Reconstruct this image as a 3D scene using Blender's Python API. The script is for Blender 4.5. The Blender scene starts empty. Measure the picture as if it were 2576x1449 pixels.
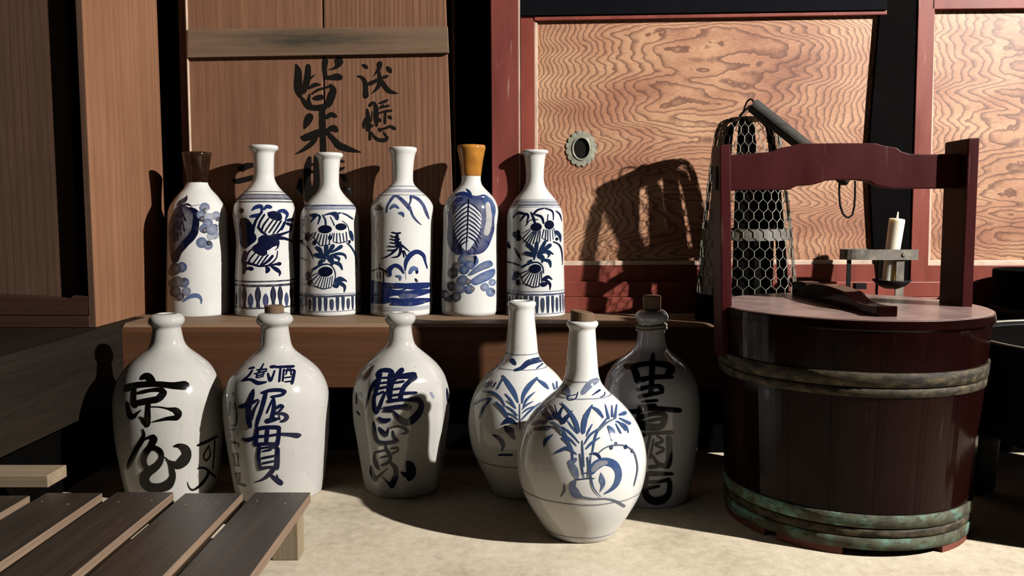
import bpy, bmesh, math, random
from mathutils import Vector, Matrix
from mathutils.bvhtree import BVHTree
from mathutils import noise as mnoise

# ------------------------------------------------------------------ camera
F_PX, CX, CY, HORIZON, CAM_H = 2100.0, 1288.0, 724.5, 540.0, 0.43
PITCH = math.atan((CY - HORIZON) / F_PX)
scene = bpy.context.scene
COL = scene.collection
cam_d = bpy.data.cameras.new('camera'); cam = bpy.data.objects.new('camera', cam_d)
COL.objects.link(cam)
cam_d.sensor_fit = 'HORIZONTAL'; cam_d.sensor_width = 36.0
cam_d.lens = F_PX / 2576.0 * 36.0
cam_d.clip_start = 0.01
cam.location = (0, 0, CAM_H)
cam.rotation_euler = (math.pi / 2 - PITCH, 0, 0)
scene.camera = cam
scene.view_settings.view_transform = 'Standard'
scene.view_settings.look = 'None'
scene.view_settings.gamma = 1.0
scene.view_settings.use_curve_mapping = False
scene.view_settings.exposure = 0.0

# ------------------------------------------------------------------ light
world = bpy.data.worlds.new('world'); scene.world = world
world.use_nodes = True
world.node_tree.nodes['Background'].inputs[0].default_value = (0.72, 0.84, 1.0, 1)
world.node_tree.nodes['Background'].inputs[1].default_value = 0.16
# the room's one strong lamp: a display spotlight high on the right, out of the frame
LAMP = Vector((2.50, -0.08, 1.80))
lamp_d = bpy.data.lights.new('display_lamp', 'SPOT'); lamp = bpy.data.objects.new('display_lamp', lamp_d)
COL.objects.link(lamp)
lamp_d.energy = 1400.0; lamp_d.color = (1.0, 0.96, 0.905); lamp_d.shadow_soft_size = 0.025
lamp_d.spot_size = math.radians(58); lamp_d.spot_blend = 0.85
lamp.location = LAMP
lamp.rotation_euler = (Vector((-0.12, 1.33, 0.33)) - LAMP).to_track_quat('-Z', 'Y').to_euler()

# ------------------------------------------------------------------ pixel -> place
FWD = Vector((0, math.cos(PITCH), -math.sin(PITCH)))
UPV = Vector((0, math.sin(PITCH), math.cos(PITCH)))
CAM = Vector((0, 0, CAM_H))
def ray(x, y):
    return FWD + Vector(((x - CX) / F_PX, 0, 0)) + UPV * ((CY - y) / F_PX)
def PY(x, y, Y):
    d = ray(x, y); return CAM + d * (Y / d.y)
def PZ(x, y, z):
    d = ray(x, y); return CAM + d * ((z - CAM_H) / d.z)
def PX(x, y, X):
    d = ray(x, y); return CAM + d * (X / d.x)
def px_len(n, P):
    return n / F_PX * (P - CAM).dot(FWD)

# ------------------------------------------------------------------ materials
MATS = {}
ALB = 0.50                                     # scales every base colour down to cut bounce light and deepen the shade
class NT:
    def __init__(s, name):
        s.m = bpy.data.materials.new(name); s.m.use_nodes = True
        s.t = s.m.node_tree; s.b = s.t.nodes['Principled BSDF']
        s.tc = None
        MATS[name] = s.m
    def n(s, typ, **kw):
        nd = s.t.nodes.new(typ)
        for k, v in kw.items():
            if k.startswith('i_'):
                nd.inputs[k[2:].replace('_', ' ')].default_value = v
            else:
                setattr(nd, k, v)
        return nd
    def l(s, a, b): s.t.links.new(a, b)
    def coord(s, scale=(1, 1, 1), rot=(0, 0, 0), loc=(0, 0, 0)):
        if s.tc is None: s.tc = s.n('ShaderNodeTexCoord')
        mp = s.n('ShaderNodeMapping')
        mp.inputs['Scale'].default_value = scale; mp.inputs['Rotation'].default_value = rot
        mp.inputs['Location'].default_value = loc
        s.l(s.tc.outputs['Object'], mp.inputs['Vector'])
        return mp.outputs[0]
    def noise(s, vec, scale=5, detail=4, rough=0.55, dist=0.0):
        nd = s.n('ShaderNodeTexNoise')
        nd.inputs['Scale'].default_value = scale; nd.inputs['Detail'].default_value = detail
        nd.inputs['Roughness'].default_value = rough; nd.inputs['Distortion'].default_value = dist
        s.l(vec, nd.inputs['Vector']); return nd.outputs['Fac']
    def math(s, op, a, b=None, clamp=False):
        nd = s.n('ShaderNodeMath', operation=op); nd.use_clamp = clamp
        for i, v in enumerate((a, b)):
            if v is None: continue
            if isinstance(v, (int, float)): nd.inputs[i].default_value = v
            else: s.l(v, nd.inputs[i])
        return nd.outputs[0]
    def ramp(s, fac, stops):
        nd = s.n('ShaderNodeValToRGB'); e = nd.color_ramp.elements
        while len(e) < len(stops): e.new(0.5)
        for el, (p, c) in zip(e, stops):
            el.position = p; el.color = (*c, 1) if len(c) == 3 else c
        s.l(fac, nd.inputs[0]); return nd.outputs[0]
    def mix(s, fac, a, b, mode='MIX'):
        nd = s.n('ShaderNodeMix', data_type='RGBA', blend_type=mode)
        for sock, v in ((nd.inputs[0], fac), (nd.inputs[6], a), (nd.inputs[7], b)):
            if isinstance(v, (int, float)): sock.default_value = v
            elif isinstance(v, tuple): sock.default_value = (*v, 1)
            else: s.l(v, sock)
        return nd.outputs[2]
    def bump(s, h, strength=0.3, dist=0.002):
        nd = s.n('ShaderNodeBump'); nd.inputs['Strength'].default_value = strength
        nd.inputs['Distance'].default_value = dist
        s.l(h, nd.inputs['Height']); s.l(nd.outputs[0], s.b.inputs['Normal'])
    def col(s, c):
        if isinstance(c, tuple): s.b.inputs['Base Color'].default_value = (*(x * ALB for x in c), 1)
        else: s.l(s.mix(1.0, c, (ALB, ALB, ALB), 'MULTIPLY'), s.b.inputs['Base Color'])
    def rough(s, r):
        if isinstance(r, (int, float)): s.b.inputs['Roughness'].default_value = r
        else: s.l(r, s.b.inputs['Roughness'])

def flat(name, c, rough=0.5, metal=0.0, spec=0.5, var=0.25, scale=25):
    t = NT(name); v = t.coord()
    n = t.noise(v, scale, 5)
    t.col(t.ramp(n, [(0.3, tuple(x * (1 - var) for x in c)), (0.7, tuple(min(1, x * (1 + var)) for x in c))]))
    t.rough(rough); t.b.inputs['Metallic'].default_value = metal
    t.b.inputs['Specular IOR Level'].default_value = spec
    return t

def wood(name, light, dark, axis='z', line=0.010, strength=0.5, rough=0.6, streak=1.0, spec=0.09):
    """plain-sawn board: grain lines along one axis, streaky tone, fine fibre relief"""
    t = NT(name)
    st = {'x': (0.05, 1, 1), 'y': (1, 0.05, 1), 'z': (1, 1, 0.05)}[axis]
    v = t.coord(st)
    warp = t.noise(v, 9, 3)
    fine = t.noise(v, 260, 4, 0.65)
    mid = t.noise(v, 42, 4, 0.6)
    big = t.noise(t.coord(), 5, 3)
    comb = t.n('ShaderNodeSeparateXYZ'); t.l(v, comb.inputs[0])
    s = {'x': (1, 2), 'y': (0, 2), 'z': (0, 1)}[axis]
    sm = t.math('ADD', comb.outputs[s[0]], comb.outputs[s[1]])
    ph = t.math('ADD', t.math('MULTIPLY', sm, 6.2832 / line), t.math('MULTIPLY', warp, 26))
    ln = t.math('POWER', t.math('ADD', t.math('MULTIPLY', t.math('SINE', ph), 0.5), 0.5), 3.0)
    ln = t.math('MULTIPLY', ln, t.math('MULTIPLY', mid, strength))
    tone = t.math('ADD', t.math('MULTIPLY', fine, 0.45 * streak), t.math('MULTIPLY', mid, 0.55))
    c = t.ramp(tone, [(0.30, dark), (0.68, light)])
    c = t.mix(ln, c, tuple(x * 0.45 for x in dark))
    c = t.mix(t.ramp(big, [(0.35, (0, 0, 0)), (0.7, (0.35, 0.35, 0.35))]), c, tuple(x * 0.8 for x in dark))
    t.col(c); t.rough(rough); t.b.inputs['Specular IOR Level'].default_value = spec
    t.bump(t.math('ADD', fine, t.math('MULTIPLY', ln, -1.0)), 0.35, 0.0012)
    return t

def keyaki(name, x0, half, z0, seed):
    """zelkova panel: contour-like figure, flat loops in the middle, upright lines at the sides"""
    t = NT(name)
    tc = t.coord((1, 1, 1), loc=(-x0, 0, -z0))
    sep = t.n('ShaderNodeSeparateXYZ'); t.l(tc, sep.inputs[0])
    ax = t.math('DIVIDE', t.math('ABSOLUTE', sep.outputs[0]), half)
    side = t.math('POWER', ax, 2.2)
    n1 = t.noise(t.coord((1.5, 1, 8.5), loc=(seed, 0, seed * 2)), 1.6, 2, 0.45, 0.25)
    n2 = t.noise(t.coord((9, 1, 26), loc=(seed * 3, 0, 0)), 1.5, 3, 0.5, 0.4)
    n3 = t.noise(t.coord((30, 1, 9), loc=(0, 0, seed)), 2.2, 3, 0.55)
    fld = t.math('ADD', t.math('MULTIPLY', n1, 0.95), t.math('MULTIPLY', side, 1.35))
    fld = t.math('ADD', fld, t.math('MULTIPLY', n2, 0.10))
    fld = t.math('ADD', fld, t.math('MULTIPLY', n3, 0.045))
    fr = t.math('FRACT', t.math('MULTIPLY', fld, 17.0))
    fibre = t.noise(t.coord((30, 1, 220)), 3, 4, 0.6)
    big = t.noise(t.coord((2.2, 1, 5)), 2.0, 3)
    base = t.ramp(t.math('ADD', t.math('MULTIPLY', fibre, 0.35), t.math('MULTIPLY', big, 0.65)),
                  [(0.32, (0.26, 0.090, 0.052)), (0.47, (0.50, 0.235, 0.132)), (0.63, (0.74, 0.44, 0.25))])
    line = t.ramp(fr, [(0.0, (0, 0, 0)), (0.50, (0.08, 0.08, 0.08)), (0.80, (0.66, 0.66, 0.66)), (0.90, (0.84, 0.84, 0.84)), (1.0, (0, 0, 0))])
    c = t.mix(line, base, (0.12, 0.042, 0.026))
    t.col(c); t.rough(0.42); t.b.inputs['Specular IOR Level'].default_value = 0.35
    t.bump(fibre, 0.15, 0.0008)
    return t

def glaze(name, c, speck=0.0):
    """painted porcelain: pigment comes from the colour attribute where there is one"""
    t = NT(name); v = t.coord()
    n = t.noise(v, 28, 4); n2 = t.noise(v, 130, 2)
    base = t.ramp(n, [(0.3, tuple(x * 0.93 for x in c)), (0.7, c)])
    if speck:
        base = t.mix(t.ramp(n2, [(0.66, (0, 0, 0)), (0.76, (speck,) * 3)]), base, (0.30, 0.25, 0.18))
    t.col(base); t.rough(0.10); t.b.inputs['Specular IOR Level'].default_value = 0.4
    t.bump(n, 0.10, 0.002)
    return t
def paint(name):
    t = NT(name)
    a = t.n('ShaderNodeVertexColor', layer_name='pigment')
    n = t.noise(t.coord(), 90, 3)
    c = t.mix(1.0, a.outputs[0], t.ramp(n, [(0.3, (0.86, 0.86, 0.86)), (0.7, (1.0, 1.0, 1.0))]), 'MULTIPLY')
    t.col(c); t.rough(0.12); t.b.inputs['Specular IOR Level'].default_value = 0.32; return t

def lacquer(name, c, rough=0.22, worn=None, spec=0.2):
    t = NT(name); v = t.coord((1, 1, 0.25))
    n = t.noise(v, 18, 5); sc = t.noise(t.coord((1, 1, 0.12)), 120, 2, 0.4)
    base = t.ramp(n, [(0.3, tuple(x * 0.7 for x in c)), (0.72, tuple(x * 1.25 for x in c))])
    if worn:
        base = t.mix(t.ramp(sc, [(0.70, (0, 0, 0)), (0.78, (0.7, 0.7, 0.7))]), base, worn)
    t.col(base); t.rough(t.ramp(n, [(0.3, (rough,) * 3), (0.7, (rough * 1.4,) * 3)])); t.b.inputs['Specular IOR Level'].default_value = spec
    return t

wood('cedar_door', (0.36, 0.18, 0.105), (0.19, 0.092, 0.054), 'z', 0.0098, 0.85)
wood('cedar_door_plain', (0.36, 0.18, 0.105), (0.20, 0.097, 0.057), 'z', 0.016, 0.35)
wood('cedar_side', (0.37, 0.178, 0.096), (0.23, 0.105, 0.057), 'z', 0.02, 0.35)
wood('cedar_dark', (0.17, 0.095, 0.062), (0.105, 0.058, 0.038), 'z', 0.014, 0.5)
wood('batten_wood', (0.30, 0.195, 0.125), (0.18, 0.112, 0.072), 'x', 0.03, 0.5)
wood('sill_wood', (0.085, 0.040, 0.028), (0.045, 0.020, 0.014), 'x', 0.02, 0.4)
wood('platform_wood', (0.17, 0.072, 0.034), (0.10, 0.042, 0.020), 'x', 0.03, 0.3)
wood('platform_top', (0.36, 0.235, 0.145), (0.25, 0.155, 0.095), 'x', 0.03, 0.3)
wood('weathered_beam', (0.028, 0.020, 0.014), (0.010, 0.007, 0.005), 'y', 0.05, 0.2)
wood('bench_wood', (0.070, 0.054, 0.042), (0.026, 0.018, 0.013), 'y', 0.03, 0.3, rough=0.34, spec=0.5)
wood('bench_edge', (0.34, 0.235, 0.165), (0.20, 0.135, 0.092), 'y', 0.006, 0.4)
wood('raw_wood', (0.42, 0.32, 0.215), (0.27, 0.195, 0.125), 'x', 0.02, 0.3)
wood('leg_wood', (0.40, 0.31, 0.21), (0.25, 0.19, 0.12), 'z', 0.012, 0.4)
wood('cork_wood', (0.27, 0.17, 0.105), (0.13, 0.08, 0.05), 'z', 0.004, 0.6)
wood('rod_wood', (0.10, 0.092, 0.083), (0.03, 0.027, 0.024), 'x', 0.004, 0.5)
wood('black_wood', (0.010, 0.009, 0.008), (0.005, 0.004, 0.004), 'z', 0.02, 0.2)  # near-black boards for inner faces
flat('shade_black', (0.002, 0.0018, 0.0017), 1.0, spec=0.02)  # near-black for surfaces whose shade is put into the colour
flat('shaded_lintel', (0.003, 0.003, 0.005), 0.8, spec=0.04)
flat('room_wall', (0.012, 0.010, 0.008), 0.95, spec=0.03)
flat('dull_black', (0.0025, 0.002, 0.002), 0.9, spec=0.03)
lacquer('door_red', (0.25, 0.056, 0.038), 0.35, (0.48, 0.26, 0.20))
lacquer('post_red', (0.22, 0.052, 0.040), 0.38, (0.45, 0.25, 0.20))
flat('bead_pale', (0.66, 0.49, 0.36), 0.55)
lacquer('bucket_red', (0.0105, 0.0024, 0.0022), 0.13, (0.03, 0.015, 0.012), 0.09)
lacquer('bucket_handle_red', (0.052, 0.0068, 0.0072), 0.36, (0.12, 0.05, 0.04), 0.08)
lacquer('lid_lacquer', (0.32, 0.215, 0.19), 0.24, (0.42, 0.30, 0.26))  # paled towards grey: the bright door's reflection put into the colour
lacquer('post_brown', (0.12, 0.085, 0.06), 0.35)
lacquer('foot_worn', (0.17, 0.045, 0.028), 0.5, (0.05, 0.03, 0.02))
flat('mortise', (0.004, 0.003, 0.003), 0.8)
flat('iron', (0.005, 0.0047, 0.0045), 0.5, 0.0, 0.12)
flat('old_iron', (0.17, 0.145, 0.11), 0.6, 0.0, 0.4, 0.5, 60)
flat('wire', (0.32, 0.30, 0.24), 0.5, 0.3)
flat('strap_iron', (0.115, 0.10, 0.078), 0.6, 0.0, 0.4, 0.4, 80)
flat('strap_shaded', (0.005, 0.005, 0.0045), 0.9, spec=0.03)  # dark copy of the strap iron with shade put into its colour
flat('brass', (0.36, 0.36, 0.27), 0.5, 0.2, 0.5, 0.3, 120)
flat('wax', (0.93, 0.88, 0.72), 0.5, var=0.04)
flat('paper_strip', (0.42, 0.44, 0.43), 0.6)
flat('cord', (0.30, 0.26, 0.21), 0.8)
flat('hole', (0.02, 0.018, 0.016), 0.9)
flat('ink', (0.022, 0.020, 0.018), 0.55, var=0.5, scale=60)
flat('amber_glaze', (0.48, 0.20, 0.035), 0.12, var=0.3, scale=40)
flat('brown_glaze', (0.026, 0.011, 0.005), 0.10, var=0.5, scale=40)
flat('lit_strip', (0.60, 0.53, 0.38), 0.7)
MATS['wax'].node_tree.nodes['Principled BSDF'].inputs['Subsurface Weight'].default_value = 0.9
MATS['wax'].node_tree.nodes['Principled BSDF'].inputs['Subsurface Radius'].default_value = (0.02, 0.016, 0.010)
MATS['wax'].node_tree.nodes['Principled BSDF'].inputs['Subsurface Scale'].default_value = 1.0
glaze('porcelain', (0.80, 0.79, 0.755))
glaze('stoneware', (0.585, 0.57, 0.53), 0.55)
glaze('gourd_glaze', (0.81, 0.80, 0.765), 0.12)
glaze('shaded_glaze', (0.40, 0.40, 0.425), 0.12)  # darkened copy of the white glaze, the bucket's shade put into it
paint('pigment')
# copper hoops with verdigris
t = NT('verdigris'); v = t.coord()
n = t.noise(v, 30, 6); n2 = t.noise(t.coord((1, 1, 3)), 75, 4)
c = t.ramp(n, [(0.36, (0.060, 0.050, 0.032)), (0.50, (0.10, 0.11, 0.07)), (0.60, (0.13, 0.24, 0.19)), (0.70, (0.24, 0.45, 0.38))])
t.col(t.mix(t.ramp(n2, [(0.55, (0, 0, 0)), (0.66, (0.8, 0.8, 0.8))]), c, (0.045, 0.035, 0.025)))
t.rough(0.75); t.b.inputs['Specular IOR Level'].default_value = 0.15; t.bump(n2, 0.4, 0.001)
t = NT('hoop_copper'); v = t.coord()
n = t.noise(t.coord((1, 1, 2.5)), 60, 6)
t.col(t.ramp(n, [(0.35, (0.014, 0.012, 0.009)), (0.55, (0.065, 0.05, 0.03)), (0.72, (0.14, 0.11, 0.06))])); t.rough(0.7); t.b.inputs['Specular IOR Level'].default_value = 0.15; t.bump(n, 0.4, 0.001)
# earthen floor
t = NT('earth_floor'); v = t.coord()
a = t.noise(v, 6, 5); b = t.noise(v, 60, 5, 0.65); d = t.noise(v, 24, 3)
c = t.ramp(t.math('ADD', t.math('MULTIPLY', a, 0.55), t.math('MULTIPLY', b, 0.45)),
           [(0.34, (0.50, 0.42, 0.30)), (0.50, (0.70, 0.60, 0.45)), (0.66, (0.84, 0.74, 0.58))])
c = t.mix(t.ramp(d, [(0.66, (0, 0, 0)), (0.74, (0.4, 0.4, 0.4))]), c, (0.34, 0.28, 0.21))
t.col(c); t.rough(0.75); t.b.inputs['Specular IOR Level'].default_value = 0.25
t.bump(b, 0.18, 0.004)
# grey-green wear mark across the middle of the batten
m = MATS['batten_wood']; nt = m.node_tree; pb = nt.nodes['Principled BSDF']
src = pb.inputs['Base Color'].links[0].from_socket
tc_ = nt.nodes.new('ShaderNodeTexCoord'); mp_ = nt.nodes.new('ShaderNodeMapping'); mp_.inputs['Scale'].default_value = (5.5, 1, 42); mp_.inputs['Location'].default_value = (0.06, 0, -21.6)
gr_ = nt.nodes.new('ShaderNodeTexGradient'); gr_.gradient_type = 'SPHERICAL'
ns_ = nt.nodes.new('ShaderNodeTexNoise'); ns_.inputs['Scale'].default_value = 3.0
mu_ = nt.nodes.new('ShaderNodeMath'); mu_.operation = 'MULTIPLY'
mx_ = nt.nodes.new('ShaderNodeMix'); mx_.data_type = 'RGBA'; mx_.inputs[7].default_value = (0.035, 0.03, 0.0215, 1)
nt.links.new(tc_.outputs['Object'], mp_.inputs[0]); nt.links.new(mp_.outputs[0], gr_.inputs[0]); nt.links.new(mp_.outputs[0], ns_.inputs['Vector'])
nt.links.new(gr_.outputs[1], mu_.inputs[0]); nt.links.new(ns_.outputs[0], mu_.inputs[1])
mu2 = nt.nodes.new('ShaderNodeMath'); mu2.operation = 'MULTIPLY'; mu2.use_clamp = True; mu2.inputs[1].default_value = 2.2; nt.links.new(mu_.outputs[0], mu2.inputs[0])
nt.links.new(mu2.outputs[0], mx_.inputs[0]); nt.links.new(src, mx_.inputs[6]); nt.links.new(mx_.outputs[2], pb.inputs['Base Color'])
keyaki('keyaki_left', 0.03, 0.37, 0.33, 3.1)
keyaki('keyaki_right', 0.10, 0.30, 0.30, 8.4)

# ------------------------------------------------------------------ objects
def tag(o, label=None, cat=None, group=None, kind=None):
    if label: o['label'] = label
    if cat: o['category'] = cat
    if group: o['group'] = group
    if kind: o['kind'] = kind
    return o
def thing(name, loc, label, cat, group=None):
    o = bpy.data.objects.new(name, None); COL.objects.link(o)
    o.location = loc; o.empty_display_size = 0.05
    return tag(o, label, cat, group)
def origin_of(p):
    v = Vector((0, 0, 0))
    while p is not None:
        v += Vector(p.location); p = p.parent
    return v
def mesh_obj(name, verts, faces, mat, parent=None, smooth=False, loc=None, bevel=0, mats=None, fmat=None):
    off = origin_of(parent) + (Vector(loc) if loc else Vector((0, 0, 0)))
    me = bpy.data.meshes.new(name)
    me.from_pydata([tuple(Vector(v) - off) for v in verts], [], faces)
    bm = bmesh.new(); bm.from_mesh(me); bmesh.ops.recalc_face_normals(bm, faces=bm.faces); bm.to_mesh(me); bm.free()
    for m in (mats or [mat]): me.materials.append(MATS[m])
    if fmat:
        for p, i in zip(me.polygons, fmat): p.material_index = i
    if smooth:
        for p in me.polygons: p.use_smooth = True
    o = bpy.data.objects.new(name, me); COL.objects.link(o)
    if loc: o.location = loc
    if parent: o.parent = parent
    if bevel:
        b = o.modifiers.new('bevel', 'BEVEL'); b.width = bevel; b.segments = 2; b.limit_method = 'ANGLE'
    return o
class MB:
    def __init__(s): s.v = []; s.f = []
    def add(s, v, f):
        k = len(s.v); s.v += [Vector(p) for p in v]; s.f += [tuple(i + k for i in q) for q in f]; return s
    def box(s, a, b):
        (x0, y0, z0), (x1, y1, z1) = a, b
        return s.add([(x0, y0, z0), (x1, y0, z0), (x1, y1, z0), (x0, y1, z0), (x0, y0, z1), (x1, y0, z1), (x1, y1, z1), (x0, y1, z1)],
                     [(0, 3, 2, 1), (4, 5, 6, 7), (0, 1, 5, 4), (1, 2, 6, 5), (2, 3, 7, 6), (3, 0, 4, 7)])
    def prism(s, pts, vec):
        n = len(pts); pts = [Vector(p) for p in pts]; vec = Vector(vec)
        return s.add(pts + [p + vec for p in pts],
                     [tuple(range(n)), tuple(range(2 * n - 1, n - 1, -1))] + [(i, i + n, (i + 1) % n + n, (i + 1) % n) for i in range(n)])
    def tube(s, pts, rad, n=8, closed=False):
        pts = [Vector(p) for p in pts]; m = len(pts)
        if isinstance(rad, (int, float)): rad = [rad] * m
        rings = []; prev = None
        for i, p in enumerate(pts):
            a = pts[i - 1] if (i > 0 or closed) else p
            b = pts[(i + 1) % m] if (i < m - 1 or closed) else p
            d = (b - a).normalized()
            u = prev - d * prev.dot(d) if prev is not None else d.orthogonal()
            if u.length < 1e-6: u = d.orthogonal()
            u.normalize(); prev = u; w = d.cross(u)
            rings.append([p + (u * math.cos(q) + w * math.sin(q)) * rad[i] for q in [2 * math.pi * k / n for k in range(n)]])
        vs = [q for r in rings for q in r]; fs = []
        for i in range(m if closed else m - 1):
            j = (i + 1) % m
            for k in range(n): fs.append((i * n + k, i * n + (k + 1) % n, j * n + (k + 1) % n, j * n + k))
        if not closed:
            fs.append(tuple(range(n - 1, -1, -1))); fs.append(tuple((m - 1) * n + k for k in range(n)))
        return s.add(vs, fs)
    def lathe(s, c, prof, n=64, a0=0.0, a1=2 * math.pi, warp=None, shear=0.0):
        """prof: (radius, z); r==0 closes to a point"""
        full = abs(a1 - a0 - 2 * math.pi) < 1e-6
        cols = n if full else n + 1
        vs = []; fs = []
        for r, z in prof:
            for k in range(cols):
                a = a0 + (a1 - a0) * k / n
                rr = warp(r, z, a) if warp else r
                vs.append((c[0] + rr * math.sin(a) + shear * (z - c[2]), c[1] - rr * math.cos(a), z))
        for i in range(len(prof) - 1):
            for k in range(n):
                k2 = (k + 1) % cols
                fs.append((i * cols + k, i * cols + k2, (i + 1) * cols + k2, (i + 1) * cols + k))
        return s.add(vs, fs)
    def build(s, name, mat, parent=None, **kw): return mesh_obj(name, s.v, s.f, mat, parent, **kw)
def slab(name, pix, Y, thick, mat, parent=None, bevel=0.0, **kw):
    return MB().prism([PY(x, y, Y) + Vector((0, 0, 0.35 if y <= -30 else 0)) for x, y in pix], (0, thick, 0)).build(name, mat, parent, bevel=bevel, **kw)
def crom(pts, step):
    """Catmull-Rom through tuples, resampled"""
    pts = [tuple(map(float, p)) for p in pts]
    if len(pts) == 2:
        n = max(1, int(math.dist(pts[0][:2], pts[1][:2]) / step))
        return [tuple(a + (b - a) * i / n for a, b in zip(*pts)) for i in range(n + 1)]
    P = [pts[0]] + pts + [pts[-1]]; out = []
    for i in range(1, len(P) - 2):
        n = max(1, int(math.dist(P[i][:2], P[i + 1][:2]) / step))
        for k in range(n):
            u = k / n
            out.append(tuple(0.5 * (2 * b + (c - a) * u + (2 * a - 5 * b + 4 * c - d) * u * u + (3 * b - a - 3 * c + d) * u ** 3)
                             for a, b, c, d in zip(P[i - 1], P[i], P[i + 1], P[i + 2])))
    out.append(pts[-1]); return out
# ================================================================== the setting
ZS = 0.245                                    # top of the raised timber platform
YF = PZ(700, 815, ZS).y                       # its front edge
XC = PZ(310, 814, ZS).x                       # inner corner with the left wing
ZB = PY(1150, 983, YF).z                      # underside of the edge beams
ZW = PX(235, 1040, XC).z
YS = PZ(1600, 787, ZS).y                      # foot of the door sill
DOOR_Y0 = -0.30
def struct(o): return tag(o, kind='structure')

struct(MB().add([(-2.2, -1.35, 0), (2.95, -1.35, 0), (2.95, 2.3, 0), (-2.2, 2.3, 0)], [(0, 1, 2, 3)]).build('floor', 'earth_floor'))
struct(MB().box((-2.2, 2.2, 0), (2.95, 2.25, 2.45)).build('wall_back', 'shade_black'))  # blackened so the gaps before it read as deep shade
struct(MB().box((-2.25, -1.35, 2.45), (2.95, 2.25, 2.5)).build('ceiling', 'room_wall'))
struct(MB().box((-2.25, -1.35, 0), (-2.2, 2.25, 2.45)).build('wall_left', 'room_wall'))
# right wall with a wide doorway for the dim daylight
wr = bpy.data.objects.new('wall_right', None); COL.objects.link(wr); struct(wr); wr.location = (2.92, 0.5, 0)
MB().box((2.90, -1.35, 0), (2.95, DOOR_Y0, 2.45)).build('wall_panel', 'room_wall', wr)
MB().box((2.90, 1.75, 0), (2.95, 2.25, 2.45)).build('wall_panel', 'room_wall', wr)
MB().box((2.90, DOOR_Y0, 1.95), (2.95, 1.75, 2.45)).build('door_lintel', 'room_wall', wr)
# wall behind the camera with a window
wf = bpy.data.objects.new('wall_front', None); COL.objects.link(wf); struct(wf); wf.location = (0, -1.32, 0)
for a_, b_ in (((-2.2, 0), (2.9, 0.9)), ((-2.2, 1.6), (2.9, 2.45)), ((-2.2, 0.9), (-0.5, 1.6)), ((0.9, 0.9), (2.9, 1.6))):
    MB().box((a_[0], -1.35, a_[1]), (b_[0], -1.30, b_[1])).build('wall_panel', 'room_wall', wf)
# edge beam in front, with a softly rounded upper arris, and the boards behind it
prof = [(YF + 0.006, ZB), (YF, ZB + 0.006), (YF, ZS - 0.014), (YF + 0.003, ZS - 0.006), (YF + 0.010, ZS - 0.001), (YF + 0.016, ZS), (YF + 0.10, ZS), (YF + 0.10, ZB)]
struct(MB().prism([(XC, y, z) for y, z in prof], (2.4 - XC, 0, 0)).build('trim_1', None, mats=['platform_wood', 'platform_top'], fmat=[0, 0, 0, 0, 0, 1, 1, 1, 0, 0]))
pt = MB().box((-2.2, YF + 0.1, ZS - 0.03), (2.4, 1.85, ZS)).build('floor_platform', 'platform_top'); struct(pt)
# left wing: weathered beam running towards the camera, boards behind it
lw = [(XC, ZW), (XC, ZS - 0.008), (XC - 0.006, ZS), (XC - 0.09, ZS), (XC - 0.09, ZW)]
struct(MB().prism([(x, 0.3, z) for x, z in lw], (0, YF + 0.1 - 0.3 - 0.0015, 0)).build('trim_2', 'weathered_beam'))
struct(MB().box((-2.2, 0.3, ZS - 0.03), (XC - 0.09, YF + 0.1, ZS)).build('floor_platform_wing', 'weathered_beam'))
# black boards added to keep the space under the platform in shade
struct(MB().box((XC - 0.035, YF + 0.075, 0), (2.4, YF + 0.09, ZB + 0.02)).build('shade_board_front', 'shade_black'))
struct(MB().box((XC - 0.055, 0.3, 0), (XC - 0.035, YF + 0.09, ZB + 0.02)).build('shade_board_left', 'shade_black'))
# pale strip added for the thin line of light between the jugs
struct(MB().box((XC - 0.033, YF + 0.060, 0), (0.35, YF + 0.074, 0.0065)).build('trim_3', 'lit_strip'))

# ---- plank door with batten and brush lettering
YD = PZ(700, 797, ZS).y + 0.053 + 0.061
d1 = bpy.data.objects.new('door_1', None); COL.objects.link(d1); struct(d1)
d1.location = (PY(800, 700, YD).x, YD, ZS)
slab('plank', [(458, -30), (813, -30), (820, 800), (492, 800)], YD, 0.018, 'cedar_door_plain', d1, 0.0015)
slab('plank', [(816.5, -30), (1107, -30), (1150, 800), (824, 800)], YD, 0.018, 'cedar_door', d1, 0.0015)
slab('batten', [(470, 74), (1126, 66), (1129, 133), (471, 145)], YD - 0.010, 0.010, 'batten_wood', d1, 0.0012)
slab('edge_strip', [(449, -30), (467, -30), (488, 800), (470, 800)], YD + 0.004, 0.02, 'cedar_dark', d1, 0.001)
slab('edge_strip', [(467, -30), (470.5, -30), (491, 800), (487, 800)], YD - 0.006, 0.02, 'bead_pale', d1, 0.001)
slab('side_jamb', [(1107, -30), (1133, -30), (1152, 800), (1146, 800)], YD + 0.02, 0.02, 'dull_black', d1)
slab('jamb_edge', [(1131, -30), (1141, -30), (1151, 800), (1146, 800)], YD + 0.006, 0.03, 'cedar_dark', d1, 0.001)

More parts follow.
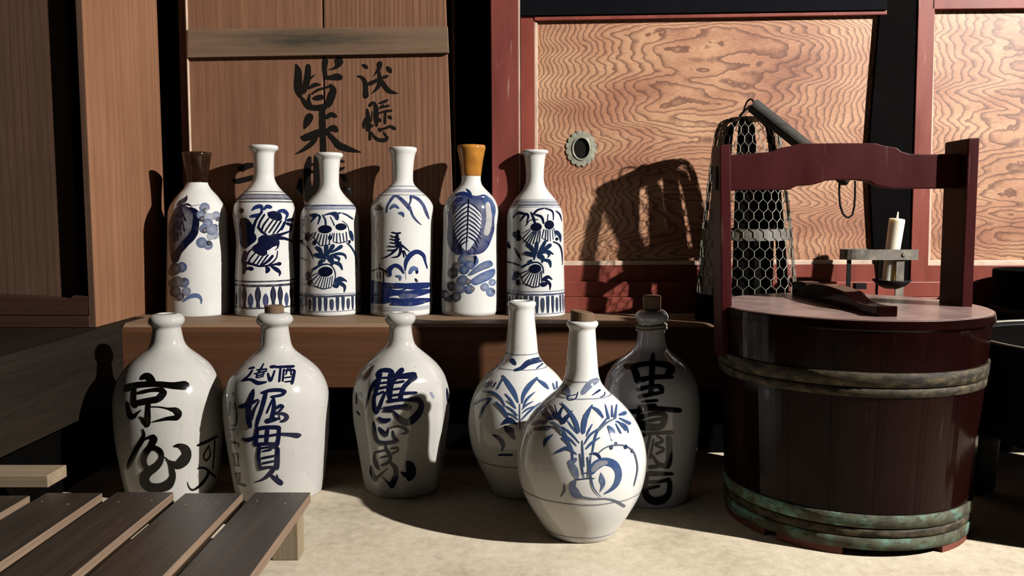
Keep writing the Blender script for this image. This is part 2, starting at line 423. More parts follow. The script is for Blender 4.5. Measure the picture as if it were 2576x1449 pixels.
# ---- red post and the two lacquered sliding doors
YR = YS + 0.014
struct(slab('trim_4', [(1231, -30), (1303, -30), (1307, 790), (1240, 790)], YR - 0.012, 0.05, 'post_red', None, 0.0015))
struct(slab('trim_5', [(1303.5, -30), (1306.5, -30), (1310, 790), (1307, 790)], YR - 0.008, 0.03, 'bead_pale'))
d2 = bpy.data.objects.new('door_2', None); COL.objects.link(d2); struct(d2)
d2.location = (PY(1750, 710, YR).x, YR, ZS)
slab('stile', [(1308, -30), (1344, -30), (1346, 712), (1311, 712)], YR, 0.025, 'door_red', d2, 0.001)
slab('bead', [(1344, 52), (1352, 58), (1354, 668), (1346, 672)], YR + 0.003, 0.02, 'bead_pale', d2, 0.001)
slab('top_rail', [(1344, 41), (2232, 24), (2232, 37), (1344, 52)], YR - 0.002, 0.025, 'door_red', d2, 0.0015)
slab('panel', [(1350, 47), (2262, 34), (2262, 672), (1350, 676)], YR + 0.008, 0.010, 'keyaki_left', d2)
slab('bead', [(1352, 657), (2262, 653), (2262, 668), (1346, 672)], YR + 0.002, 0.02, 'bead_pale', d2, 0.001)
slab('bottom_rail', [(1346, 668), (2262, 664), (2262, 716), (1346, 716)], YR, 0.025, 'door_red', d2, 0.001)
d3 = bpy.data.objects.new('door_3', None); COL.objects.link(d3); struct(d3)
d3.location = (PY(2450, 710, YR).x, YR, ZS)
slab('stile', [(2306, -30), (2345, -30), (2334, 716), (2290, 716)], YR - 0.004, 0.03, 'door_red', d3, 0.001)
slab('bead', [(2345, 20), (2352, 30), (2341, 660), (2333, 672)], YR, 0.02, 'bead_pale', d3, 0.001)
slab('top_rail', [(2345, -30), (3300, -38), (3300, 14), (2345, 23)], YR - 0.004, 0.03, 'door_red', d3, 0.001)
slab('panel', [(2346, 20), (3300, 12), (3300, 670), (2336, 670)], YR + 0.008, 0.010, 'keyaki_right', d3)
slab('bead', [(2340, 655), (3300, 655), (3300, 668), (2333, 670)], YR, 0.02, 'bead_pale', d3, 0.001)
slab('bottom_rail', [(2333, 667), (3300, 666), (3300, 716), (2332, 716)], YR - 0.004, 0.03, 'door_red', d3, 0.001)
# black sheet for the shaded gap between the doors; lintel darkened with shade
struct(slab('trim_6', [(2216, -30), (2214, 40), (2197, 240), (2187, 380), (2190, 480), (2200, 660), (2206, 714), (2290, 714), (2306, -30)], YR - 0.001, 0.010, 'dull_black'))  # stands in for the gap's shade, bowed like the shadow's edge
struct(slab('trim_7', [(1309, -60), (2232, -60), (2232, 24), (1309, 39)], YR - 0.006, 0.028, 'shaded_lintel'))  # lintel blackened so its shade sits in the colour
# stepped sill the doors slide on
x0, x1 = PY(1240, 750, YR).x, 2.0
za = PY(1800, 710, YR - 0.02).z; zb = PY(1800, 750, YR - 0.03).z
struct(MB().box((x0, YR - 0.008, zb), (x1, YR + 0.05, za)).build('trim_8', 'door_red', bevel=0.0015))
struct(MB().box((x0, YR - 0.014, ZS), (x1, YR + 0.05, zb)).build('trim_9', 'door_red', bevel=0.0015))

# scalloped finger pull on door 2
def finger_pull():
    c = PY(1462, 374, YR + 0.0079); yy = c.y
    rx, rz = px_len(38, c), px_len(44, c)
    o = MB()
    n = 128; ring = []
    for k in range(n):
        a = 2 * math.pi * k / n
        s = 0.90 + 0.13 * abs(math.sin(8 * a)) ** 0.7
        ring.append((c.x + rx * s * math.cos(a), c.z + rz * s * math.sin(a)))
    inn = [(c.x + rx * 0.66 * math.cos(2 * math.pi * k / n), c.z + rz * 0.66 * math.sin(2 * math.pi * k / n)) for k in range(n)]
    vs = [(x, yy, z) for x, z in ring] + [(x, yy - 0.0022, z) for x, z in ring] + [(x, yy - 0.003, z) for x, z in inn] + [(x, yy, z) for x, z in inn]
    fs = []
    for j in range(3):
        for k in range(n): fs.append((j * n + k, j * n + (k + 1) % n, (j + 1) * n + (k + 1) % n, (j + 1) * n + k))
    o.add(vs, fs)
    pull = o.build('finger_pull', 'brass', d2)
    rim = MB().tube([(c.x + rx * 0.57 * math.cos(2 * math.pi * k / 48), yy - 0.003, c.z + rz * 0.63 * math.sin(2 * math.pi * k / 48)) for k in range(48)], 0.0019, 8, True)
    rim.build('pull_rim', 'brass', pull, smooth=True)
    cup = [(c.x + rx * 0.55 * math.cos(2 * math.pi * k / 48), c.z + rz * 0.6 * math.sin(2 * math.pi * k / 48)) for k in range(48)]
    m = MB().add([(x, yy - 0.002, z) for x, z in cup] + [(x, yy - 0.0002, z) for x, z in cup],
                 [tuple(range(48, 96))] + [(k, (k + 1) % 48, (k + 1) % 48 + 48, k + 48) for k in range(48)])
    m.build('pull_cup', 'iron', pull)
finger_pull()

# ---- tall cabinet at the left: side board facing the light, recessed front board, stepped sill
YC = PZ(243, 824, ZS).y; XP = PZ(243, 824, ZS).x; YCB = PX(410, 430, XP).y
cab = thing('wooden_cabinet', (XP - 0.2, YC, ZS), 'tall brown wooden cabinet at the far left with a recessed front board', 'cabinet')
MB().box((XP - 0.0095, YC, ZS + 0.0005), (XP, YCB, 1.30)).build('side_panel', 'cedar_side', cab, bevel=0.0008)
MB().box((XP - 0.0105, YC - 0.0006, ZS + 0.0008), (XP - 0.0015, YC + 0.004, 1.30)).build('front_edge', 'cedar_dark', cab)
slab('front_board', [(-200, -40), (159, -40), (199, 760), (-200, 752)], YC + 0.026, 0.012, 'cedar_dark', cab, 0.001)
xs = XP - 0.0105
zt, zm = PY(100, 748, YC).z, PY(100, 793, YC).z
sillpts = [PY(-220, 742, YC), PY(0, 742, YC), PY(90, 746, YC), PY(168, 753, YC), PY(176, 750, YC), PY(182, 744, YC), Vector((xs, YC, PY(222, 745, YC).z)), Vector((xs, YC, zm)), Vector((PY(-220, 742, YC).x, YC, zm))]
MB().prism(sillpts, (0, 0.022, 0)).build('sill_rail', 'sill_wood', cab, bevel=0.0012)
MB().box((PY(-220, 742, YC).x, YC - 0.002, ZS + 0.0005), (xs, YC + 0.03, zm - 0.001)).build('bottom_rail', 'sill_wood', cab, bevel=0.001)
MB().box((XP - 0.6, YCB - 0.02, ZS + 0.0005), (XP - 0.0105, YCB, 1.30)).build('back_panel', 'black_wood', cab)
# ================================================================== bottles and jugs
LIN = lambda r, g, b: tuple(((c / 255) / 12.92 if c <= 10 else ((c / 255 + 0.055) / 1.055) ** 2.4) for c in (r, g, b))
NAVY, INK, COBALT, WASH, DEEP = LIN(20, 25, 55), LIN(9, 8, 7), LIN(34, 48, 100), LIN(80, 102, 150), LIN(17, 21, 44)
SLATE, TEALISH, JET = LIN(66, 86, 130), LIN(30, 46, 76), LIN(10, 10, 16)
CROPS = dict(A=(350, 350, 6.1333), B=(350, 580, 6.1333), C=(740, 350, 6.1333), D=(740, 580, 6.1333), E=(1080, 350, 6.1333), F=(1080, 580, 6.1333),
             G=(280, 770, 4.6), H=(280, 985, 4.6), I=(860, 770, 4.6), J=(860, 985, 4.6), K=(1170, 740, 4.223), L=(1170, 1040, 4.223),
             M=(690, 130, 7.1556), N=(690, 310, 7.1556))
class Brush:
    """brush strokes laid onto a real surface as thin pigment skins"""
    def __init__(s, bvh, base, crop='A'):
        s.bvh, s.base, s.crop = bvh, base, crop
        s.v, s.f, s.c, s.layer = [], [], [], 0
    def hit(s, x, y):
        d = ray(x, y).normalized()
        loc, nor, i, dist = s.bvh.ray_cast(CAM, d)
        if loc is None or nor is None: return None
        if nor.dot(d) > 0: nor = -nor
        if -nor.dot(d) < 0.10: return None
        return loc + nor * (0.00025 + 0.000035 * s.layer)
    def px(s, p):
        ox, oy, k = CROPS[s.crop]
        return (ox + p[0] / k, oy + p[1] / k)
    def grid(s, rows, pig, alpha):
        """rows of (x,y,a) in photo pixels, projected and joined"""
        idx = []
        for r in rows:
            line = []
            for x, y, a in r:
                h = s.hit(x, y)
                if h is None: line.append(None); continue
                line.append(len(s.v)); s.v.append(h)
                w = max(0.0, min(1.0, a * alpha * (1.10 + 0.12 * mnoise.noise(h * 160))))
                s.c.append(tuple(b * (1 - w) + q * w for b, q in zip(s.base, pig)))
            idx.append(line)
        for a, b in zip(idx, idx[1:]):
            for k in range(len(a) - 1):
                q = (a[k], a[k + 1], b[k + 1], b[k])
                if None not in q: s.f.append(q)
    def S(s, pts, pig=NAVY, alpha=1.0, edge=1.0):
        """ribbon; pts (x, y, width) in crop pixels"""
        s.layer = (s.layer + 1) % 24
        k = CROPS[s.crop][2]
        P = [(*s.px(p), p[2] / k) for p in pts]
        # rounded ends
        def ext(a, b):
            d = math.dist(a[:2], b[:2]) or 1.0
            ux, uy = (a[0] - b[0]) / d, (a[1] - b[1]) / d
            return [(a[0] + ux * a[2] * 0.42, a[1] + uy * a[2] * 0.42, a[2] * 0.40)]
        if len(P) == 1: return s.O(pts[0][0], pts[0][1], pts[0][2] / 2, pts[0][2] / 2, pig, alpha)
        P = ext(P[0], P[1]) + P + ext(P[-1], P[-2])
        R = crom(P, 2.6); rows = []; wm = max(q[2] for q in R); m = 2 if wm < 7 else (4 if wm < 20 else 6)
        for i, (x, y, w) in enumerate(R):
            a, b = R[max(0, i - 1)], R[min(len(R) - 1, i + 1)]
            dx, dy = b[0] - a[0], b[1] - a[1]; d = math.hypot(dx, dy) or 1.0
            nx, ny = -dy / d, dx / d
            w = max(0.7, w)
            rows.append([(x + nx * w * (j / m - 0.5), y + ny * w * (j / m - 0.5), edge if j in (0, m) else 1.0) for j in range(m + 1)])
        s.grid(rows, pig, alpha)
    def O(s, x, y, rx, ry=None, pig=NAVY, alpha=1.0, mid=1.0):
        """round dab"""
        s.layer = (s.layer + 1) % 24
        k = CROPS[s.crop][2]; ry = rx if ry is None else ry
        cx, cy = s.px((x, y)); rx /= k; ry /= k; n = 26; rows = []
        for j in range(5):
            q = j / 4
            rows.append([(cx + rx * q * math.cos(2 * math.pi * i / n), cy + ry * q * math.sin(2 * math.pi * i / n), mid + (1 - mid) * q) for i in range(n + 1)])
        s.grid(rows, pig, alpha)
    def P(s, pts, pig=NAVY, alpha=1.0, mid=1.0, center=None):
        """filled leaf-like patch from an outline"""
        s.layer = (s.layer + 1) % 24
        Q = crom([s.px(p) for p in pts] + [s.px(pts[0])], 2.5)
        c = s.px(center) if center else (sum(p[0] for p in Q) / len(Q), sum(p[1] for p in Q) / len(Q))
        rows = []
        for j in range(9):
            q = j / 8
            rows.append([(c[0] + (p[0] - c[0]) * q, c[1] + (p[1] - c[1]) * q, mid + (1 - mid) * q * q) for p in Q])
        s.grid(rows, pig, alpha)
    def build(s, name, parent, mat='pigment'):
        o = mesh_obj(name, s.v, s.f, mat, parent, smooth=True)
        at = o.data.color_attributes.new('pigment', 'FLOAT_COLOR', 'POINT')
        for i, c in enumerate(s.c): at.data[i].color = (*c, 1)
        return o

class Pot:
    def __init__(s, name, xc, yfront, hwbase, z0, prof, mat, base, label, cat, group=None, shear=0.0, warp=None, hole=True, Y=None, n=72, rfloor=None):
        """prof: (photo row, half width in px) from lip to base; stands on z0"""
        if Y is None:
            pf = PZ(xc, yfront, z0); r = px_len(hwbase, pf) * 1.03; Y = pf.y + r
        s.Y = Y
        # axis point on the support plane
        lo = PZ(xc, 900, z0) if z0 < CAM_H else None
        d = ray(xc, yfront); X = CAM.x + d.x * (Y / d.y)
        # column of the axis at the support row (vertical lines converge in the picture)
        s.c = Vector((X, Y, z0)); s.base = base; s.shear = shear
        s.t = thing(name, s.c, label, cat, group)
        pr = []
        for y, hw in prof:
            p = PY(xc, y, Y); pr.append((max(p.z, z0), px_len(hw, p)))
        P = crom(pr, 0.0035)
        P = [(max(z, z0), max(0.0005, r)) for z, r in P]
        s.prof = P
        top_z, top_r = P[0]
        body = []
        if hole:
            body += [(top_r * 0.10, top_z - 0.045), (top_r * 0.62, top_z - 0.040), (top_r * 0.66, top_z - 0.006), (top_r * 0.78, top_z + 0.0008)]
        else:
            body += [(0.0002, top_z + 0.0004)]
        body += [(r, z) for z, r in P]
        zb, rb = P[-1]
        body += [(rb * 0.97, z0), (rb * 0.80, z0), (0.0002, z0 + 0.001)]
        m = MB().lathe(s.c, body, n, warp=warp, shear=shear)
        s.v, s.f = m.v, m.f
        s.body = m.build('body', mat, s.t, smooth=True)
        s.bvh = BVHTree.FromPolygons([tuple(v) for v in m.v], m.f)
        s.warp = warp; s.k = 0
    def r_at(s, z):
        for (z1, r1), (z2, r2) in zip(s.prof, s.prof[1:]):
            if z2 <= z <= z1: return r1 + (r2 - r1) * (z1 - z) / max(1e-9, z1 - z2)
        return s.prof[0][1] if z > s.prof[0][0] else s.prof[-1][1]
    def zrow(s, x, y):
        h = s.bvh.ray_cast(CAM, ray(x, y).normalized())[0]
        return h.z if h is not None else None
    def pt(s, a, z, off=0.0003):
        r = s.r_at(z)
        if s.warp: r = s.warp(r, z, a)
        r += off
        return Vector((s.c.x + r * math.sin(a) + s.shear * (z - s.c.z), s.c.y - r * math.cos(a), z))
    def ring(s, br, x, y, w, pig, alpha=1.0, wob=0.0):
        """painted line all the way round at the height seen at photo point x,y"""
        z = s.zrow(x, y)
        if z is None: return
        hw = px_len(w, s.pt(0, z)) / 2; n = 96; s.k += 1; off = 0.0003 + 0.00004 * (s.k % 5)
        b0 = len(br.v)
        for q in (-1, 0, 1):
            for k in range(n):
                a = 2 * math.pi * k / n
                wz = wob * mnoise.noise(Vector((math.sin(a) * 3, math.cos(a) * 3, z * 50)))
                br.v.append(s.pt(a, z + q * hw + wz, off))
                w_ = alpha * (0.9 + 0.2 * mnoise.noise(Vector((math.sin(a) * 5, math.cos(a) * 5, q + z * 90))))
                w_ = max(0, min(1, w_))
                br.c.append(tuple(b * (1 - w_) + g * w_ for b, g in zip(br.base, pig)))
        for j in range(2):
            for k in range(n): br.f.append((b0 + j * n + k, b0 + j * n + (k + 1) % n, b0 + (j + 1) * n + (k + 1) % n, b0 + (j + 1) * n + k))
    def dab(s, br, a0, ztop, zbot, shape, pig, alpha=1.0):
        """upright petal on the skirt band; shape: (0..1 down, half width in metres)"""
        sh = crom(shape, 0.08); b0 = len(br.v); off = 0.00034
        for u, hw in sh:
            z = ztop + (zbot - ztop) * u; r = s.r_at(z)
            for q in (-1, 0, 1):
                br.v.append(s.pt(a0 + q * max(0.0001, hw) / r, z, off)); w_ = min(1.0, alpha * (1.0 + 0.08 * abs(q)))
                br.c.append(tuple(b * (1 - w_) + g * w_ for b, g in zip(br.base, pig)))
        for i in range(len(sh) - 1):
            for q in range(2):
                k = b0 + i * 3 + q; br.f.append((k, k + 1, k + 4, k + 3))

PORC, STONE, GOURD, SHADEG = (0.775, 0.765, 0.73), (0.565, 0.55, 0.512), (0.783, 0.773, 0.74), (0.388, 0.388, 0.412)
SHELF = 'tall painted sake bottles in a row on the platform'
FLOORJ = 'sake jugs standing on the floor'
Y_SHELF = PZ(700, 797, ZS).y + 0.053

# ---------------------------------------------------------------- bottle 1: brown neck, fan leaf and grapes
b1 = Pot('sake_bottle', 500, 797, 74, ZS,
         [(385, 34.5), (389, 34), (425, 28), (455, 25.5), (462, 26), (475, 33), (492, 48), (505, 57), (518, 65), (530, 69), (545, 71), (600, 72), (680, 74), (760, 76), (790, 75.5), (799, 73)],
         'porcelain', PORC, 'white sake bottle with a dark brown flared neck, leftmost on the platform', 'bottle', SHELF, shear=0.022, Y=Y_SHELF)
def neck_sleeve(pot, y0, y1, mat, name, drip=None):
    z0 = pot.zrow(pot_x(pot), y1); zt = pot.prof[0][0]
    zs_ = [zt + (z0 - zt) * i / 14 for i in range(15)]
    pr = [(pot.r_at(zt) * 0.70, zt - 0.004), (pot.r_at(zt) * 0.80, zt + 0.0018), (pot.r_at(zt) + 0.0008, zt + 0.001)] + [(pot.r_at(z) + 0.0007, z) for z in zs_[1:]] + [(pot.r_at(z0) + 0.0001, z0 - 0.001)]
    w = lambda r, z, a: r
    m = MB().lathe(pot.c, pr, 64, shear=pot.shear)
    return m.build(name, mat, pot.t, smooth=True)
def pot_x(pot):
    p = pot.c + Vector((pot.shear * 0.2, 0, pot.prof[0][0] - pot.c.z)); d = p - CAM
    return CX + F_PX * d.x / d.dot(FWD)
neck_sleeve(b1, 385, 457, 'brown_glaze', 'glazed_neck')
br = Brush(b1.bvh, PORC, 'A')
br.P([(640, 990), (760, 1050), (880, 1120), (925, 1250), (915, 1400), (860, 1470), (760, 1640), (660, 1760), (600, 1890), (510, 1890), (475, 1740), (455, 1420), (480, 1250), (560, 1080)], LIN(44, 42, 62), 0.92, 0.72, (600, 1300))
br.S([(740, 870, 10), (725, 915, 50), (690, 950, 75), (630, 985, 60), (600, 1020, 40)], DEEP, .85)
br.S([(650, 1030, 24), (740, 1005, 36), (820, 1040, 8)], DEEP, .9)
br.S([(790, 1070, 50), (870, 1130, 90), (880, 1230, 100), (870, 1350, 110), (850, 1440, 120), (790, 1530, 120), (700, 1620, 110), (630, 1710, 100), (570, 1800, 110), (545, 1880, 90)], DEEP, .95)
for x, y in [(720, 1260), (700, 1420), (650, 1500), (600, 1560), (555, 1600), (515, 1580), (490, 1480)]:
    br.S([(635, 1040, 26), ((640 + x) / 2 - 8, (1040 + y) / 2, 32), (x, y, 22)], DEEP, .9)
br.S([(820, 1030, 8), (930, 1015, 8)], SLATE, .8)
br.crop = 'A'
for x, y, r, p, a in [(1010, 1060, 78, SLATE, .8), (1020, 1105, 45, DEEP, .9), (1185, 1180, 66, SLATE, .7), (1212, 1235, 32, DEEP, .9), (950, 1170, 66, SLATE, .8), (975, 1230, 46, DEEP, .9), (1075, 1210, 72, SLATE, .55), (1060, 1300, 74, SLATE, .8),
                      (1005, 1380, 70, SLATE, .85), (1015, 1405, 46, DEEP, .9), (1125, 1395, 86, SLATE, .75), (1172, 1350, 40, DEEP, .9), (1160, 1480, 66, SLATE, .7), (1100, 1500, 60, SLATE, .5)]:
    br.O(x, y, r, r, p, a, .7)
br.crop = 'B'
for x, y, r, p, a in [(965, 185, 84, SLATE, .85), (1065, 225, 72, SLATE, .8), (1075, 192, 38, DEEP, .95), (660, 565, 80, SLATE, .9), (560, 590, 90, DEEP, .85), (700, 800, 76, SLATE, .85), (688, 765, 28, DEEP, .9), (590, 790, 88, DEEP, .75), (735, 935, 66, SLATE, .7),
                      (560, 940, 88, DEEP, .8), (640, 1020, 60, DEEP, .85), (520, 820, 70, DEEP, .75), (510, 640, 60, DEEP, .75)]:
    br.O(x, y, r, r, p, a, .75)
br.S([(690, 1090, 24), (780, 1020, 60), (890, 1000, 66), (955, 1050, 40), (962, 1130, 10)], WASH, .85)
br.build('painted_motif', b1.t)

# ---------------------------------------------------------------- bottle 2: peony
b2 = Pot('sake_bottle', 669, 799, 74, ZS,
         [(366, 34), (370, 36.5), (376, 36), (380, 30), (386, 26.5), (410, 25), (440, 25), (455, 28), (468, 35), (480, 45), (492, 57), (505, 68), (520, 73.5), (540, 76), (560, 74), (590, 70), (610, 69), (640, 70), (700, 73), (760, 74.5), (788, 73), (797, 70)],
         'porcelain', PORC, 'white sake bottle with blue peony and rounded shoulder, second from left on the platform', 'bottle', SHELF, shear=0.012, Y=Y_SHELF - 0.002)
br = Brush(b2.bvh, PORC, 'A')
for y, w, p, a in [(482, 2, NAVY, .9), (489, 3.4, NAVY, .95), (494, 7, COBALT, .75), (499.5, 4.5, NAVY, .95), (507, 4, NAVY, .9), (708, 4, NAVY, 1), (718.5, 6, NAVY, 1), (775, 4, NAVY, 1)]:
    b2.ring(br, 669, y, w, p, a, 0.0003)
zt, zbm = b2.zrow(669, 721), b2.zrow(669, 774)
for k in range(26):
    a = 2 * math.pi * (k + .2) / 26
    if k % 3 == 1: b2.dab(br, a, zt - .012, zbm, [(0, .0004), (.25, .0042), (.6, .0048), (.85, .0028), (1, .002)], COBALT, .9)
    else: b2.dab(br, a, zt, zbm, [(0, .0016), (.25, .0048), (.5, .005), (.75, .0028), (.9, .0032), (1, .0038)], NAVY, .95)
S = br.S
S([(1740, 1100, 20), (1800, 1050, 60), (1880, 1040, 64), (1895, 1090, 44), (1870, 1160, 30)], COBALT)
S([(1725, 1190, 40), (1800, 1180, 60), (1860, 1160, 40)], COBALT)
S([(1930, 1085, 30), (1970, 1040, 60), (2030, 1050, 54)], COBALT)
br.P([(1980, 1130), (2080, 1108), (2180, 1140), (2205, 1220), (2160, 1262), (2060, 1240), (1990, 1190)], NAVY)
S([(2150, 1110, 40), (2230, 1110, 66), (2285, 1160, 50), (2262, 1230, 26), (2250, 1300, 24), (2200, 1400, 24)], COBALT)
for q in ([(1935, 1165, 30), (1870, 1270, 32), (1842, 1370, 30)], [(2000, 1220, 26), (1920, 1330, 32), (1895, 1410, 24)], [(2065, 1250, 26), (1985, 1360, 28), (1945, 1425, 24)], [(2125, 1265, 26), (2040, 1390, 30), (2005, 1440, 24)],
          [(2190, 1262, 26), (2110, 1390, 28), (2070, 1450, 24)], [(2240, 1280, 30), (2200, 1360, 30), (2130, 1445, 22)], [(1900, 1125, 30), (1820, 1230, 38), (1780, 1330, 40), (1755, 1445, 44)], [(1840, 1350, 36), (1890, 1420, 36), (1960, 1470, 34)]): S(q, NAVY)
S([(2290, 1250, 44), (2365, 1240, 54)], NAVY); S([(2280, 1300, 44), (2345, 1335, 44), (2320, 1420, 20)], NAVY)
br.O(1585, 1105, 36, 40, DEEP); br.P([(1560, 1230), (1650, 1215), (1740, 1300), (1780, 1420), (1760, 1560), (1640, 1690), (1560, 1600), (1545, 1400)], DEEP, .95)
br.crop = 'B'
S([(1740, 60, 90), (1760, 120, 110), (1700, 190, 80), (1640, 260, 50)], NAVY)
br.P([(1900, 70), (2050, 75), (2150, 140), (2155, 215), (2070, 250), (2000, 300), (1975, 300), (1970, 370), (1890, 385), (1780, 320), (1760, 250), (1840, 180), (1850, 110)], NAVY)
S([(2050, 90, 70), (2180, 60, 44), (2330, 5, 24)], NAVY); S([(2080, 105, 70), (2240, 120, 44), (2330, 155, 30), (2400, 190, 20)], NAVY)
S([(2070, 160, 40), (2140, 195, 36), (2135, 260, 20), (2100, 300, 10)], NAVY)
for q in ([(1750, 280, 20), (1690, 350, 22), (1655, 450, 22)], [(1800, 340, 22), (1720, 430, 24), (1690, 510, 22)], [(1850, 385, 22), (1790, 470, 24), (1745, 525, 22)], [(1920, 380, 22), (1850, 480, 24), (1810, 545, 20)], [(1990, 375, 24), (1920, 470, 26), (1870, 540, 22)],
          [(2060, 390, 40), (1990, 470, 44), (1890, 540, 26)], [(2135, 315, 16), (2122, 410, 20), (2070, 480, 26), (1990, 535, 22)], [(1640, 330, 50), (1612, 450, 66), (1630, 550, 66), (1615, 660, 40)], [(1660, 490, 34), (1760, 520, 34), (1860, 548, 28), (1990, 540, 24)],
          [(1620, 615, 34), (1690, 580, 44), (1745, 592, 60)], [(1960, 560, 30), (1990, 600, 74), (1970, 640, 44)], [(2010, 540, 30), (2100, 520, 34), (2170, 512, 60)], [(2040, 550, 30), (2120, 600, 64), (2172, 650, 40), (2160, 700, 12)]): S(q, NAVY)
br.build('painted_motif', b2.t)

# ---------------------------------------------------------------- bottles 3 and 6: daisies
def skirt(pot, br, x, y0, y1, n, ph, pig):
    zt, zb = pot.zrow(x, y0), pot.zrow(x, y1)
    for k in range(n):
        a = 2 * math.pi * (k + ph) / n
        if k % 3 == 1: pot.dab(br, a, zt - .003, zb + .001, [(0, .0016), (.2, .0036), (.7, .0034), (1, .0012)], pig, .92)
        else: pot.dab(br, a, zt, zb, [(0, .0030), (.4, .0032), (.8, .0024), (1, .0016)], pig, .95)
b3 = Pot('sake_bottle', 832, 798, 74, ZS,
         [(385, 32), (389, 34.5), (394, 34), (398, 29), (404, 27), (430, 24.5), (460, 24), (475, 27), (490, 37), (505, 51), (518, 62), (530, 68), (545, 72), (580, 73), (640, 74), (700, 75), (750, 76), (785, 75.5), (797, 72)],
         'porcelain', PORC, 'white sake bottle with blue daisies, shorter one third from left on the platform', 'bottle', SHELF, shear=0.010, Y=Y_SHELF + 0.004)
br = Brush(b3.bvh, PORC, 'C'); S = br.S
for y, w, p, a in [(517, 5, COBALT, .95), (524, 6, WASH, .75), (740, 2, SLATE, .8), (745.5, 5, TEALISH, 1), (784, 2.2, SLATE, .8)]:
    b3.ring(br, 829, y, w, p, a, 0.0003)
skirt(b3, br, 829, 748, 782, 34, .35, TEALISH)
for q in ([(240, 1165, 20), (310, 1180, 70), (350, 1170, 50)], [(255, 1285, 14), (300, 1230, 30), (345, 1190, 20)], [(370, 1170, 22), (400, 1200, 34), (370, 1310, 16)], [(440, 1170, 18), (480, 1240, 28), (490, 1320, 28)], [(470, 1170, 20), (560, 1150, 36), (640, 1165, 84), (665, 1230, 54)],
          [(690, 1140, 30), (790, 1160, 26), (900, 1230, 26)], [(560, 1200, 14), (600, 1280, 16), (620, 1330, 20)], [(740, 1260, 10), (820, 1330, 12), (850, 1440, 12)]): S(q, TEALISH)
br.O(480, 1390, 104, 64, DEEP); br.O(722, 1352, 86, 54, DEEP)
br.crop = 'D'
for q in ([(300, 30), (262, 95)], [(345, 20), (300, 120)], [(390, 40), (340, 190)], [(430, 55), (385, 210)], [(470, 60), (440, 232)], [(510, 58), (490, 222)], [(555, 48), (545, 210)], [(620, 40), (605, 165)], [(660, 40), (658, 192)], [(700, 40), (720, 192)], [(750, 40), (770, 182)], [(800, 20), (812, 160)],
          [(270, 60), (230, 130)], [(310, 110), (400, 235)], [(400, 235), (560, 215)], [(610, 175), (700, 195)], [(700, 195), (820, 165)], [(590, 40), (580, 120)]): S([(*p, 13) for p in q], TEALISH)
br.O(210, 95, 44, 70, DEEP); br.O(320, 185, 26, 40, DEEP); br.O(555, 110, 30, 40, DEEP)
S([(865, 20, 50), (885, 90, 60), (900, 150, 30)], TEALISH); br.O(852, 172, 20, 30, DEEP)
for q in ([(500, 240, 64), (490, 340, 54), (468, 475, 20)], [(350, 255, 40), (400, 300, 66), (450, 395, 20)], [(600, 235, 64), (560, 300, 54), (510, 395, 20)], [(725, 245, 60), (640, 300, 44), (560, 340, 20)], [(330, 370, 50), (400, 390, 76), (450, 425, 30)], [(510, 430, 30), (570, 385, 40), (700, 355, 44), (780, 380, 36), (800, 435, 14)],
          [(560, 430, 90), (590, 500, 56), (575, 545, 20)], [(620, 400, 40), (690, 430, 44), (690, 475, 18)], [(620, 490, 40), (700, 520, 54), (742, 600, 22)], [(425, 470, 66), (400, 510, 44)],
          [(310, 592, 40), (420, 530, 32), (540, 520, 16), (615, 590, 13), (638, 700, 13), (610, 830, 13)]): S(q, TEALISH)
br.O(490, 632, 106, 76, DEEP)
for q in ([(400, 640), (255, 705)], [(400, 662), (290, 770)], [(412, 690), (320, 830)], [(432, 700), (362, 872)], [(462, 712), (410, 892)], [(492, 718), (452, 902)], [(526, 718), (492, 902)], [(560, 712), (532, 890)], [(590, 700), (575, 870)], [(300, 600), (250, 690)], [(255, 705), (300, 850)], [(310, 850), (440, 900)], [(440, 902), (570, 880)]): S([(*p, 13) for p in q], TEALISH)
for q in ([(620, 850, 60), (660, 850, 76)], [(640, 790, 50), (700, 750, 84), (780, 765, 36), (815, 790, 8)], [(690, 800, 60), (775, 860, 50), (770, 950, 14)], [(110, 160, 40), (150, 225, 30)], [(190, 240, 16), (260, 335, 28), (296, 445, 8)], [(110, 420, 16), (190, 460, 22)], [(810, 190, 16), (880, 260, 26), (940, 380, 22), (962, 570, 8)]): S(q, TEALISH)
br.O(215, 700, 40, 70, DEEP, .9); br.O(240, 805, 36, 50, DEEP, .9)
br.build('painted_motif', b3.t)

# ---------------------------------------------------------------- bottle 4: landscape
b4 = Pot('sake_bottle', 1010, 800, 74, ZS,
         [(371, 33), (374, 35.5), (380, 35), (386, 32), (400, 29), (430, 26.5), (455, 26.5), (463, 29), (476, 41), (488, 55), (500, 67), (512, 75), (522, 78), (535, 78.5), (570, 77), (640, 76.5), (700, 76), (750, 77), (785, 77), (798, 74)],
         'porcelain', PORC, 'white sake bottle with blue mountain and pagoda landscape, fourth from left on the platform', 'bottle', SHELF, shear=0.020, Y=Y_SHELF - 0.002)
br = Brush(b4.bvh, PORC, 'C'); S = br.S
for y, w, p, a in [(468, 2.4, SLATE, .75), (479.5, 8, SLATE, .55), (490, 2, SLATE, .65), (777, 10, SLATE, .45)]:
    b4.ring(br, 1010, y, w, p, a, 0.0003)
for q in ([(1430, 1130, 16), (1440, 1040, 34), (1500, 930, 44), (1565, 875, 46), (1640, 920, 54), (1740, 1020, 66), (1785, 1090, 40)], [(1800, 880, 40), (1795, 960, 30), (1760, 1040, 30)], [(1800, 880, 34), (1900, 920, 50), (1985, 1010, 48), (2040, 1140, 48), (2075, 1225, 24)], [(1780, 1040, 34), (1830, 1180, 34), (1900, 1270, 28), (1962, 1322, 10)]):
    S(q, COBALT, .85)
